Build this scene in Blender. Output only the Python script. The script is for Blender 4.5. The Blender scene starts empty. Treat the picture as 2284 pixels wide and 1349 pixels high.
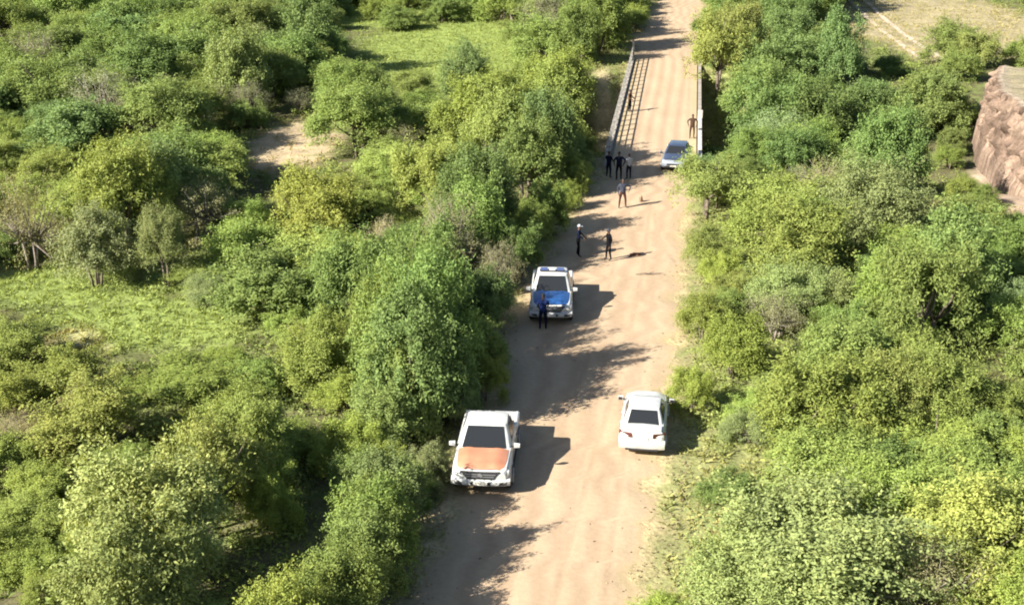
import bpy, bmesh, math, random
import numpy as np
from mathutils import Vector, Matrix

R = math.radians
SC = bpy.context.scene
COL = SC.collection
random.seed(7)
rng = np.random.default_rng(11)

# ------------------------------------------------------------------ camera
CAM_H, PITCH, FPX = 21.4, R(21.5), 2850.0           # helicopter height, down-tilt, focal length in photo pixels
PW, PH = 2284, 1349
cam = bpy.data.cameras.new('camera'); camo = bpy.data.objects.new('camera', cam); COL.objects.link(camo)
camo.location = (0, 0, CAM_H); camo.rotation_euler = (math.pi/2 - PITCH, 0, 0)
cam.sensor_width = 36; cam.lens = 36*FPX/PW; cam.clip_end = 5000; cam.clip_start = .5
SC.camera = camo
# ------------------------------------------------------------------ light
SUN_EL = R(32.5)
SHV = Vector((2.4, 1.3, 0)).normalized()             # way the shadows fall on the ground
SHL = 1/math.tan(SUN_EL)                             # shadow length per metre of height
w = bpy.data.worlds.new('World'); SC.world = w; w.use_nodes = True
nt = w.node_tree; bg = nt.nodes['Background']
sky = nt.nodes.new('ShaderNodeTexSky'); sky.sky_type = 'NISHITA'; sky.sun_disc = False
sky.sun_elevation = SUN_EL; sky.sun_rotation = math.atan2(-SHV.x, -SHV.y)
nt.links.new(sky.outputs[0], bg.inputs[0]); bg.inputs[1].default_value = .05
sl = bpy.data.lights.new('sun', 'SUN'); sl.energy = 5.0; sl.angle = R(.55); sl.color = (1, .94, .83)
so = bpy.data.objects.new('sun', sl); COL.objects.link(so)
ld = Vector((SHV.x*math.cos(SUN_EL), SHV.y*math.cos(SUN_EL), -math.sin(SUN_EL)))
so.rotation_euler = ld.to_track_quat('-Z', 'Y').to_euler(); so.location = (-30, -10, 60)
vs = SC.view_settings; vs.view_transform = 'Standard'; vs.look = 'None'; vs.exposure = 1.66; vs.gamma = 1
SC.render.engine = 'CYCLES'
cy = SC.cycles; cy.max_bounces = 6; cy.diffuse_bounces = 2; cy.glossy_bounces = 2; cy.transmission_bounces = 4
cy.transparent_max_bounces = 4; cy.caustics_reflective = False; cy.caustics_refractive = False
cy.use_denoising = True; cy.use_adaptive_sampling = True; cy.filter_width = 2.0

# ------------------------------------------------------------------ photo <-> place
cp, sp = math.cos(PITCH), math.sin(PITCH)
def ray(px, py):
    a, b = (px-PW/2)/FPX, (PH/2-py)/FPX
    return Vector((a, cp+b*sp, -sp+b*cp))
def at(px, py, z=0.0):
    d = ray(px, py); t = (z-CAM_H)/d.z
    return Vector((d.x*t, d.y*t, z))
def proj(x, y, z):
    zc = y*cp-(z-CAM_H)*sp; yc = y*sp+(z-CAM_H)*cp
    return PW/2+FPX*x/zc, PH/2-FPX*yc/zc
def ppm(y):                                          # photo pixels per metre at ground distance y
    return FPX/(y*cp+CAM_H*sp)

# ------------------------------------------------------------------ noise helper (value noise, numpy)
_T = rng.random((256, 256))
def vnoise(x, y):
    x = np.asarray(x, float); y = np.asarray(y, float)
    xi = np.floor(x).astype(int); yi = np.floor(y).astype(int); fx = x-xi; fy = y-yi
    fx = fx*fx*(3-2*fx); fy = fy*fy*(3-2*fy)
    g = lambda i, j: _T[(xi+i) & 255, (yi+j) & 255]
    return (g(0,0)*(1-fx)+g(1,0)*fx)*(1-fy)+(g(0,1)*(1-fx)+g(1,1)*fx)*fy
def fbm(x, y, o=4):
    s = 0; a = .5
    for k in range(o):
        s = s+a*vnoise(np.asarray(x)*2**k+17*k, np.asarray(y)*2**k+31*k); a *= .5
    return s
def sstep(a, b, x):
    t = np.clip((np.asarray(x, float)-a)/(b-a), 0, 1); return t*t*(3-2*t)

# ------------------------------------------------------------------ layout: road and bridge
BAZ = R(7.8); BD = Vector((math.sin(BAZ), math.cos(BAZ), 0)); BN = Vector((math.cos(BAZ), -math.sin(BAZ), 0))
BR0, BR1 = 76.5, 112.5                               # bridge ends (distance)
BW = 5.9
def bpt(y, lat):                                     # lat: metres left of the right-hand edge
    return Vector((1.14+math.tan(BAZ)*y, y, 0)) - BN*lat
Lpx = [(930,1349),(985,1200),(1015,1100),(1070,985),(1105,880),(1125,780),(1150,700),(1190,620),(1240,550),(1290,480),(1322,425)]
Rpx = [(1412,1349),(1455,1200),(1472,1100),(1492,1010),(1500,900),(1512,800),(1524,700),(1532,600),(1540,500),(1552,430),(1560,400)]
LE = [at(*p) for p in Lpx]; RE = [at(*p) for p in Rpx]
ys = [-30., 10.] + list(np.arange(30, 74, 1.0))
def interp(E, y):
    Y = [p.y for p in E]; X = [p.x for p in E]
    if y < Y[0]: return X[0]+(y-Y[0])*(X[3]-X[0])/(Y[3]-Y[0])
    return float(np.interp(y, Y, X))
road = []                                            # (y, xl, xr)
for y in ys: road.append((y, interp(LE, y), interp(RE, y)))
for y in np.arange(75, 116, 1.0): road.append((y, bpt(y, BW-.25).x, bpt(y, .25).x))
for y, l, r in [(120,1418,1560),(127,1436,1556),(134,1450,1560),(142,1462,1568),(150,1475,1582),(180,1500,1595),(260,1530,1600),(420,1552,1606),(900,1566,1610)]:
    k = ppm(y); road.append((y, (l-PW/2)/k, (r-PW/2)/k))
RY = np.array([r[0] for r in road]); RL = np.array([r[1] for r in road]); RR = np.array([r[2] for r in road])
def road_lr(y): return np.interp(y, RY, RL), np.interp(y, RY, RR)
def road_dist(x, y):                                 # >0 outside, <0 on the road
    l, r = road_lr(y); return np.maximum(l-np.asarray(x), np.asarray(x)-r)
BC = bpt((BR0+BR1)/2, BW/2)
def terrain(x, y):
    x = np.asarray(x, float); y = np.asarray(y, float)
    u = (x-BC.x)*BD.x+(y-BC.y)*BD.y; wv = (x-BC.x)*BN.x+(y-BC.y)*BN.y
    uc = np.where(wv > 4, -(wv-4)*.38, .22*np.minimum(wv+4, 0))       # the stream bed bends towards the viewer on the right
    uc = np.maximum(uc, -14)
    d = np.abs(u-uc)
    wd = np.where(wv > 10, 15.5, 15.5)
    dep = (4.2-2.0*sstep(8, 22, wv))*(1-sstep(5.0, wd, d))*(1-sstep(60, 85, wv))*(1-sstep(10, 22, -wv))
    und = .7*(fbm(x*.06, y*.06)-.47)+.25*(fbm(x*.3+9, y*.3)-.47)
    rd = road_dist(x, y)
    onb = (y > BR0+.3) & (y < BR1-.3)
    flat = sstep(.5, 5.0, rd)
    h = und*flat-.045-.05*sstep(1.5, 4, rd)
    emb = np.where((y > 60) & (y < 130), sstep(-.2, 6.0, rd), 1.0)
    emb = np.where(onb, 1.0, emb)
    h = h-dep*emb
    # rilled bare bank on the right
    return h
    bz = np.exp(-(((x-37)/11)**4+((y-91)/15)**4))
    rill = np.abs(np.sin(x*2.3+1.8*fbm(x*.5, y*.25)*4))*.55+.5*(fbm(x*.9, y*.25)-.5)
    return h+bz*(rill*1.2)
def tz(x, y): return float(terrain(x, y))
def at_t(px, py, h=0.0):                             # point whose height above the terrain is h and that shows at (px,py)
    z = h
    for _ in range(8):
        p = at(px, py, z); z = tz(p.x, p.y)+h
    return at(px, py, z)

# ------------------------------------------------------------------ materials
def mat(name): 
    m = bpy.data.materials.new(name); m.use_nodes = True
    return m, m.node_tree, m.node_tree.nodes['Principled BSDF']
def simple(name, col, rough=.5, metal=0, spec=.5, noise=0.0, nscale=6, coat=0):
    m, t, b = mat(name)
    b.inputs['Base Color'].default_value = (*col, 1); b.inputs['Roughness'].default_value = rough
    b.inputs['Metallic'].default_value = metal; b.inputs['Specular IOR Level'].default_value = spec
    if coat: b.inputs['Coat Weight'].default_value = coat; b.inputs['Coat Roughness'].default_value = .08
    if noise:
        tc = t.nodes.new('ShaderNodeTexCoord'); n = t.nodes.new('ShaderNodeTexNoise'); n.inputs['Scale'].default_value = nscale; n.inputs['Detail'].default_value = 6
        t.links.new(tc.outputs['Object'], n.inputs['Vector'])
        r = t.nodes.new('ShaderNodeMapRange'); r.inputs[1].default_value = .3; r.inputs[2].default_value = .75
        r.inputs[3].default_value = 1-noise; r.inputs[4].default_value = 1+noise*.4
        t.links.new(n.outputs[0], r.inputs[0])
        mx = t.nodes.new('ShaderNodeVectorMath'); mx.operation = 'SCALE'; mx.inputs[0].default_value = col
        t.links.new(r.outputs[0], mx.inputs['Scale']); t.links.new(mx.outputs[0], b.inputs['Base Color'])
    return m
def leaf_material(name, use_obj):
    m, t, b = mat(name); N = t.nodes; L = t.links
    if use_obj:
        oi = N.new('ShaderNodeObjectInfo'); base = oi.outputs['Color']
    else:
        a = N.new('ShaderNodeAttribute'); a.attribute_name = 'tint'; base = a.outputs['Color']
    r = N.new('ShaderNodeAttribute'); r.attribute_name = 'rnd'
    ramp = N.new('ShaderNodeValToRGB'); e = ramp.color_ramp.elements
    e[0].position = 0; e[0].color = (.76, .82, .76, 1); e[1].position = 1; e[1].color = (1.16, 1.10, .98, 1)
    k = e.new(.5); k.color = (.95, .98, .9, 1)
    L.new(r.outputs['Fac'], ramp.inputs[0])
    mx = N.new('ShaderNodeMix'); mx.data_type = 'RGBA'; mx.blend_type = 'MULTIPLY'; mx.inputs[0].default_value = 1
    L.new(base, mx.inputs[6]); L.new(ramp.outputs[0], mx.inputs[7])
    L.new(mx.outputs[2], b.inputs['Base Color']); b.inputs['Roughness'].default_value = .7; b.inputs['Specular IOR Level'].default_value = .10
    tr = N.new('ShaderNodeBsdfTranslucent')
    tm = N.new('ShaderNodeMix'); tm.data_type = 'RGBA'; tm.blend_type = 'MULTIPLY'; tm.inputs[0].default_value = 1
    tm.inputs[7].default_value = (1.25, 1.15, .55, 1); L.new(mx.outputs[2], tm.inputs[6]); L.new(tm.outputs[2], tr.inputs[0])
    ms = N.new('ShaderNodeMixShader'); ms.inputs[0].default_value = .28
    L.new(b.outputs[0], ms.inputs[1]); L.new(tr.outputs[0], ms.inputs[2]); L.new(ms.outputs[0], N['Material Output'].inputs[0])
    return m
M_LEAF = leaf_material('leaf', True); M_UNDER = leaf_material('undergrowth_leaf', False)
M_BARK = simple('bark', (.16, .125, .095), .9, noise=.5, nscale=9)
M_TWIG = simple('twig', (.24, .20, .17), .9, noise=.4, nscale=9)

def ground_material():
    m, t, b = mat('ground'); N = t.nodes; L = t.links
    a = N.new('ShaderNodeAttribute'); a.attribute_name = 'tint'
    g = N.new('ShaderNodeNewGeometry')
    def noise(s, d=6):
        n = N.new('ShaderNodeTexNoise'); n.inputs['Scale'].default_value = s; n.inputs['Detail'].default_value = d
        L.new(g.outputs['Position'], n.inputs['Vector']); return n
    n1 = noise(.9); n2 = noise(7)
    r1 = N.new('ShaderNodeMapRange'); r1.inputs[1].default_value = .3; r1.inputs[2].default_value = .7; r1.inputs[3].default_value = .72; r1.inputs[4].default_value = 1.18
    L.new(n1.outputs[0], r1.inputs[0])
    r2 = N.new('ShaderNodeMapRange'); r2.inputs[1].default_value = .3; r2.inputs[2].default_value = .7; r2.inputs[3].default_value = .7; r2.inputs[4].default_value = 1.2
    L.new(n2.outputs[0], r2.inputs[0])
    mu = N.new('ShaderNodeMath'); mu.operation = 'MULTIPLY'; L.new(r1.outputs[0], mu.inputs[0]); L.new(r2.outputs[0], mu.inputs[1])
    sc = N.new('ShaderNodeVectorMath'); sc.operation = 'SCALE'; L.new(a.outputs['Color'], sc.inputs[0]); L.new(mu.outputs[0], sc.inputs['Scale'])
    L.new(sc.outputs[0], b.inputs['Base Color']); b.inputs['Roughness'].default_value = .95; b.inputs['Specular IOR Level'].default_value = .1
    bp = N.new('ShaderNodeBump'); bp.inputs['Strength'].default_value = .6; bp.inputs['Distance'].default_value = .08
    L.new(n2.outputs[0], bp.inputs['Height']); L.new(bp.outputs[0], b.inputs['Normal'])
    return m
def road_material():
    m, t, b = mat('sandy_road'); N = t.nodes; L = t.links
    a = N.new('ShaderNodeAttribute'); a.attribute_name = 'lane'; g = N.new('ShaderNodeNewGeometry')
    mp = N.new('ShaderNodeMapping'); mp.inputs['Scale'].default_value = (1, .28, 1); L.new(g.outputs['Position'], mp.inputs['Vector'])
    n0 = N.new('ShaderNodeTexNoise'); n0.inputs['Scale'].default_value = .55; n0.inputs['Detail'].default_value = 7; n0.inputs['Roughness'].default_value = .6; L.new(mp.outputs[0], n0.inputs['Vector'])
    n1 = N.new('ShaderNodeTexNoise'); n1.inputs['Scale'].default_value = 5; n1.inputs['Detail'].default_value = 8; n1.inputs['Roughness'].default_value = .7; L.new(g.outputs['Position'], n1.inputs['Vector'])
    cr = N.new('ShaderNodeValToRGB'); e = cr.color_ramp.elements
    e[0].position = .30; e[0].color = (.345, .264, .180, 1); e[1].position = .72; e[1].color = (.420, .326, .232, 1)
    L.new(n0.outputs[0], cr.inputs[0])
    c2 = N.new('ShaderNodeValToRGB'); e = c2.color_ramp.elements
    e[0].position = .25; e[0].color = (.86, .85, .83, 1); e[1].position = .7; e[1].color = (1.06, 1.05, 1.03, 1); L.new(n1.outputs[0], c2.inputs[0])
    c3 = N.new('ShaderNodeValToRGB'); e = c3.color_ramp.elements   # lane: 0 loose edge ... 1 packed wheel track
    e[0].position = 0; e[0].color = (.98, 1.0, .88, 1); e[1].position = 1; e[1].color = (.90, .86, .84, 1); k = e.new(.45); k.color = (1.05, 1.04, 1.02, 1)
    L.new(a.outputs['Fac'], c3.inputs[0])
    m1 = N.new('ShaderNodeMix'); m1.data_type = 'RGBA'; m1.blend_type = 'MULTIPLY'; m1.inputs[0].default_value = 1; L.new(cr.outputs[0], m1.inputs[6]); L.new(c2.outputs[0], m1.inputs[7])
    m2 = N.new('ShaderNodeMix'); m2.data_type = 'RGBA'; m2.blend_type = 'MULTIPLY'; m2.inputs[0].default_value = 1; L.new(m1.outputs[2], m2.inputs[6]); L.new(c3.outputs[0], m2.inputs[7])
    L.new(m2.outputs[2], b.inputs['Base Color']); b.inputs['Roughness'].default_value = .95; b.inputs['Specular IOR Level'].default_value = .1
    bp = N.new('ShaderNodeBump'); bp.inputs['Strength'].default_value = .35; bp.inputs['Distance'].default_value = .04
    L.new(n1.outputs[0], bp.inputs['Height']); L.new(bp.outputs[0], b.inputs['Normal'])
    return m
M_GROUND = ground_material(); M_ROAD = road_material()
M_CONC = simple('weathered_concrete', (.30, .27, .23), .85, noise=.35, nscale=1.3)
M_RAIL = simple('weathered_pale_rail', (.33, .31, .28), .8, noise=.45, nscale=3)

# ------------------------------------------------------------------ object helpers
def empty(name, loc, rz=0, parent=None):
    o = bpy.data.objects.new(name, None); COL.objects.link(o); o.location = loc; o.rotation_euler = (0, 0, rz)
    o.empty_display_size = .2
    if parent: o.parent = parent
    return o
def tag(o, label=None, cat=None, group=None, kind=None):
    if label: o['label'] = label
    if cat: o['category'] = cat
    if group: o['group'] = group
    if kind: o['kind'] = kind
    return o
def np_mesh(name, V, F, mats, smooth=False):
    """V (n,3); F (m,k) all faces of k corners"""
    V = np.ascontiguousarray(V, np.float32); F = np.ascontiguousarray(F, np.int32); k = F.shape[1]
    me = bpy.data.meshes.new(name); me.vertices.add(len(V)); me.vertices.foreach_set('co', V.ravel())
    me.loops.add(F.size); me.loops.foreach_set('vertex_index', F.ravel())
    me.polygons.add(len(F)); me.polygons.foreach_set('loop_start', np.arange(0, F.size, k, dtype=np.int32))
    try: me.polygons.foreach_set('loop_total', np.full(len(F), k, np.int32))
    except Exception: pass
    me.polygons.foreach_set('use_smooth', np.full(len(F), smooth, bool))
    me.update(calc_edges=True)
    for m in mats: me.materials.append(m)
    return me
def attr(me, name, typ, dom, data):
    a = me.attributes.new(name, typ, dom); key = 'color' if typ == 'FLOAT_COLOR' else 'value'
    a.data.foreach_set(key, np.ascontiguousarray(data, np.float32).ravel())
def link(name, me, parent=None, loc=None):
    o = bpy.data.objects.new(name, me); COL.objects.link(o)
    if parent: o.parent = parent
    if loc is not None: o.location = loc
    return o
class MB:
    """collects shapes for one mesh"""
    def __init__(s): s.v = []; s.f = []
    def add(s, V, F):
        n = len(s.v); s.v += [tuple(p) for p in V]; s.f += [tuple(i+n for i in q) for q in F]; return s
    def box(s, c, d, rot=None, taper=1.0):
        x, y, z = d[0]/2, d[1]/2, d[2]/2; V = []
        for zz, k in ((-z, 1), (z, taper)):
            for a, b in ((-1,-1),(1,-1),(1,1),(-1,1)):
                p = Vector((a*x*k, b*y*k, zz)); p = rot @ p if rot else p; V.append(p+Vector(c))
        return s.add(V, [(3,2,1,0),(4,5,6,7),(0,1,5,4),(1,2,6,5),(2,3,7,6),(3,0,4,7)])
    def loft(s, rings, caps=True):
        n = len(rings[0]); V = [p for r in rings for p in r]; F = []
        for i in range(len(rings)-1):
            for j in range(n):
                k = (j+1) % n; F.append((i*n+j, i*n+k, (i+1)*n+k, (i+1)*n+j))
        if caps: F.append(tuple(range(n))[::-1]); F.append(tuple((len(rings)-1)*n+j for j in range(n)))
        return s.add(V, F)
    def tube(s, pts, rad, n=6):
        pts = [Vector(p) for p in pts]; rings = []
        for i, p in enumerate(pts):
            d = (pts[min(i+1, len(pts)-1)]-pts[max(i-1, 0)]).normalized()
            a = d.orthogonal().normalized(); b = d.cross(a); r = rad[i] if isinstance(rad, (list, tuple)) else rad
            rings.append([p+a*r*math.cos(2*math.pi*j/n)+b*r*math.sin(2*math.pi*j/n) for j in range(n)])
        return s.loft(rings)
    def disc(s, c, r, w, n=20, axis='x', r2=None):
        """cylinder along axis"""
        r2 = r if r2 is None else r2; rings = []
        for off, rr in ((-w/2, r2), (-w/2*.75, r), (w/2*.75, r), (w/2, r2)):
            ring = []
            for j in range(n):
                a = 2*math.pi*j/n; u, v = rr*math.cos(a), rr*math.sin(a)
                ring.append(Vector(c)+(Vector((off, u, v)) if axis == 'x' else Vector((u, off, v)) if axis == 'y' else Vector((u, v, off))))
            rings.append(ring)
        return s.loft(rings)
    def build(s, name, m, parent=None, smooth=30, loc=None):
        me = bpy.data.meshes.new(name); me.from_pydata(s.v, [], s.f); me.materials.append(m)
        bm = bmesh.new(); bm.from_mesh(me); bmesh.ops.recalc_face_normals(bm, faces=bm.faces); bm.to_mesh(me); bm.free()
        if smooth:
            me.shade_smooth(); me.set_sharp_from_angle(angle=R(smooth))
        return link(name, me, parent, loc)

# ------------------------------------------------------------------ clearings (centre and half-size read off the photo, turned into places on the ground)
def zone(cx, cy, rx, ry):
    c = at_t(cx, cy); k = ppm(c.y); dep = math.atan2(CAM_H, c.y)
    return (c.x, c.y, rx/k, ry/(k*math.sin(dep)))
def zin(z, x, y): return ((np.asarray(x)-z[0])/z[2])**2+((np.asarray(y)-z[1])/z[3])**2
Z_SAND  = [zone(655, 320, 95, 55), zone(1365, 215, 30, 75)]
Z_GRASS = [zone(150, 640, 260, 45), zone(330, 720, 260, 60), zone(1000, 110, 190, 75), zone(230, 190, 150, 26), zone(860, 30, 260, 30)]
Z_STRAW = [zone(60, 850, 130, 130), zone(20, 960, 90, 70), zone(1560, 1090, 70, 130), zone(1540, 1270, 80, 90)]
Z_TAN   = [zone(2010, 40, 190, 75), zone(2200, 60, 160, 90), zone(2080, 110, 80, 40)]
Z_PINK  = [zone(2270, 450, 60, 40), zone(2215, 400, 40, 30)]
C_SOIL = np.array((.115, .105, .055)); C_SAND = np.array((.40, .315, .20)); C_GRASS = np.array((.215, .27, .075))
C_STRAW = np.array((.32, .28, .15)); C_TAN = np.array((.31, .265, .16)); C_PINK = np.array((.38, .29, .215))
def ground_tint(x, y):
    n = fbm(x*.35, y*.35); n2 = fbm(x*1.3+5, y*1.3)
    c = C_SOIL*(.7+.7*n[..., None])
    c = c+(np.array((.15, .185, .055))-c)*np.clip((n2-.42)*4, 0, .8)[..., None]
    for zs, col in ((Z_GRASS, C_GRASS), (Z_STRAW, C_STRAW), (Z_TAN, C_TAN), (Z_PINK, C_PINK), (Z_SAND, C_SAND)):
        for z in zs:
            k = (1-sstep(.6, 1.35, zin(z, x, y)+(n2-.47)*1.6))[..., None]
            c = c+(col*(.82+.38*n[..., None])-c)*k
    rd = road_dist(x, y)
    kg = (np.where(x > road_lr(y)[1], 1., .4)*(1-sstep(2.5, 6, rd+(n2-.47)*3)))[..., None]
    c = c+(np.array((.235, .25, .10))*(.75+.5*n[..., None])-c)*kg*.85
    k = (1-sstep(.0, 1.5, rd+(n2-.47)*3+np.where(x > road_lr(y)[1], .7, 0)))[..., None]
    c = c+(C_SAND*np.array((.98, 1.0, .9))*(.85+.3*n[..., None])-c)*k
    return c
# ------------------------------------------------------------------ ground: one sheet to the horizon
def lines(a, b, s, far):
    core = list(np.arange(a, b+1e-6, s)); lo = []; hi = []; st = s; v = a
    while v > -far: st *= 1.35; v -= st; lo.append(v)
    st = s; v = b
    while v < far: st *= 1.35; v += st; hi.append(v)
    return np.array(lo[::-1]+core+hi)
gx = lines(-66, 72, .5, 2500); gy = lines(22, 160, .5, 3000)
GX, GY = np.meshgrid(gx, gy)
rd = road_dist(GX, GY)
far = np.clip((np.hypot(GX, GY-90)-110)/300, 0, 1)
GZ = terrain(GX, GY)*(1-far)+far*(12*(fbm(GX*.006, GY*.006)-.5))
GZ = np.where(rd < .3, np.minimum(GZ, -.05), GZ)
V = np.stack([GX.ravel(), GY.ravel(), GZ.ravel()], 1)
nx, ny = len(gx), len(gy)
I = np.arange(nx*ny).reshape(ny, nx)
F = np.stack([I[:-1, :-1].ravel(), I[:-1, 1:].ravel(), I[1:, 1:].ravel(), I[1:, :-1].ravel()], 1)
me = np_mesh('ground', V, F, [M_GROUND], True)
attr(me, 'tint', 'FLOAT_COLOR', 'POINT', np.concatenate([ground_tint(GX, GY).reshape(-1, 3), np.ones((nx*ny, 1))], 1))
tag(link('ground', me), kind='structure')

# ------------------------------------------------------------------ dirt road: a sheet with ragged edges, shallow wheel tracks
ry_ = np.concatenate([np.arange(-30, 26, 2.0), np.arange(26, 160, .3), np.arange(162, 900, 12.)])
nt_ = 60; T = np.linspace(0, 1, nt_)
rl, rr = road_lr(ry_)
inb = (ry_ > BR0-.5) & (ry_ < BR1+.5)
el = np.where(inb, 0, (fbm(ry_*.8, ry_*0+3, 6)-.5)*2.2+.3); er = np.where(inb, 0, (fbm(ry_*.8, ry_*0+40, 6)-.5)*1.8-.15)
X = (rl-el)[:, None]*(1-T)+(rr+er)[:, None]*T; Y = np.repeat(ry_[:, None], nt_, 1)
lane = np.zeros_like(X)
for c0 in (.27, .43, .60, .78): lane = np.maximum(lane, np.exp(-((T-c0-.03*np.sin(Y*.13))/.05)**2))
def pdist(X, Y, pl):
    d = np.full(X.shape, 1e9)
    for p, q in zip(pl[:-1], pl[1:]):
        ax, ay = q.x-p.x, q.y-p.y; t = np.clip(((X-p.x)*ax+(Y-p.y)*ay)/(ax*ax+ay*ay), 0, 1); d = np.minimum(d, np.hypot(X-p.x-ax*t, Y-p.y-ay*t))
    return d
for rt in ([(1432,470),(1434,500),(1440,528),(1456,560),(1482,592),(1515,625)], [(1180,1349),(1235,1150),(1290,980),(1335,850),(1378,700),(1405,580),(1420,470)], [(1290,1349),(1320,1150),(1352,980),(1385,850),(1412,700),(1432,600)]):
    pl = [at(*p) for p in rt]
    for off in (-.72, .72): lane = np.maximum(lane, .95*np.exp(-(pdist(X-off, Y, pl)/.13)**2))
edge = np.minimum(T, 1-T)*2; lane = np.where(edge < .12, 0, .35+.65*lane)
Zr = .012-.018*(lane-.35)-.075*(1-sstep(0, .30, edge))+.03*(fbm(X*.6, Y*.35)-.47)
Zr = np.where(inb[:, None], np.maximum(Zr, -.01)+.03, Zr)
V = np.stack([X.ravel(), Y.ravel(), Zr.ravel()], 1); I = np.arange(X.size).reshape(X.shape)
F = np.stack([I[:-1, :-1].ravel(), I[:-1, 1:].ravel(), I[1:, 1:].ravel(), I[1:, :-1].ravel()], 1)
me = np_mesh('dirt_road', V, F, [M_ROAD], True); attr(me, 'lane', 'FLOAT', 'POINT', lane.ravel())
tag(link('dirt_road', me), kind='structure')

# faint two-wheel track across the tan field at the top right
M_TRACK = simple('pale_track_soil', (.46, .37, .28), .95, noise=.25, nscale=1.5)
tp = [at_t(*p) for p in [(1880, -60), (1910, 0), (1950, 38), (1990, 72), (2030, 100), (2066, 124), (2095, 145)]]
def strip(b, pts, off, wd):
    rows = []
    for i, p in enumerate(pts):
        d = (pts[min(i+1, len(pts)-1)]-pts[max(i-1, 0)]); d.z = 0; d.normalize(); n = Vector((d.y, -d.x, 0))
        rows.append((p+n*(off-wd/2), p+n*(off+wd/2)))
    for a, c in zip(rows[:-1], rows[1:]):
        V = []
        for q in (a[0], a[1], c[1], c[0]): V.append((q.x, q.y, tz(q.x, q.y)+.05))
        b.add(V, [(0, 1, 2, 3)])
fine = []
for a, c in zip(tp[:-1], tp[1:]):
    for k in range(8): fine.append(a.lerp(c, k/8))
b = MB(); strip(b, fine, -.85, .5); strip(b, fine, .85, .5)
tag(b.build('dirt_track', M_TRACK, smooth=0), kind='structure')

# ------------------------------------------------------------------ bridge: slab, edge beams, abutments, piers
br = empty('road_bridge', bpt(BR0, BW/2)); tag(br, 'low concrete road bridge carrying the sandy road over the bushy gully', 'bridge')
BL = (bpt(BR1, 0)-bpt(BR0, 0)).length
br.rotation_euler = (0, 0, -BAZ)                     # local y runs along the bridge, x to the right
MB().box((0, BL/2, -.31), (BW+.1, BL, .5)).build('deck', M_CONC, br)
for s in (-1, 1):
    MB().box((s*(BW/2-.02), BL/2, .03), (.24, BL, .22)).build('edge_beam', M_CONC, br)
for yy in (0, BL):
    MB().box((0, yy+(-.45 if yy == 0 else .45), -2.3), (BW+.9, .9, 4.45)).build('abutment', M_CONC, br)
for q in (.25, .5, .75):
    b = MB()
    b.box((0, BL*q, -.78), (BW-.3, .8, .42)); 
    for s in (-1.9, 0, 1.9): b.disc((s, BL*q, -2.9), .33, 4.2, axis='z')
    b.build('pier', M_CONC, br)
def railing(lat, label):
    o = empty('bridge_railing', bpt(BR0, lat)+Vector((0, 0, .14))); o.rotation_euler = (0, 0, -BAZ); tag(o, label, 'railing')
    n = 24
    for k in range(n+1):
        hh = 1.05 if k < n else 1.5
        MB().box((0, .15+(BL-.3)*k/n, hh/2), (.07 if k < n else .20, .17, hh), taper=.92).build('post', M_RAIL, o)
    for z in (.32, .66, 1.0):
        MB().box((.0, BL/2, z), (.04, BL-.2, .07)).build('rail', M_RAIL, o)
    return o
railing(BW-.02, 'grey post and rail railing along the left side of the bridge')
M_WASH = simple('whitewashed_concrete', (.50, .47, .42), .85, noise=.35, nscale=2)
MB().box((BW/2-.02, 6.5, .36), (.22, 11.5, .44)).build('parapet', M_WASH, br)
MB().box((BW/2-.02, 12.6, .52), (.34, .4, .76)).build('parapet_post', M_WASH, br)

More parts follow.
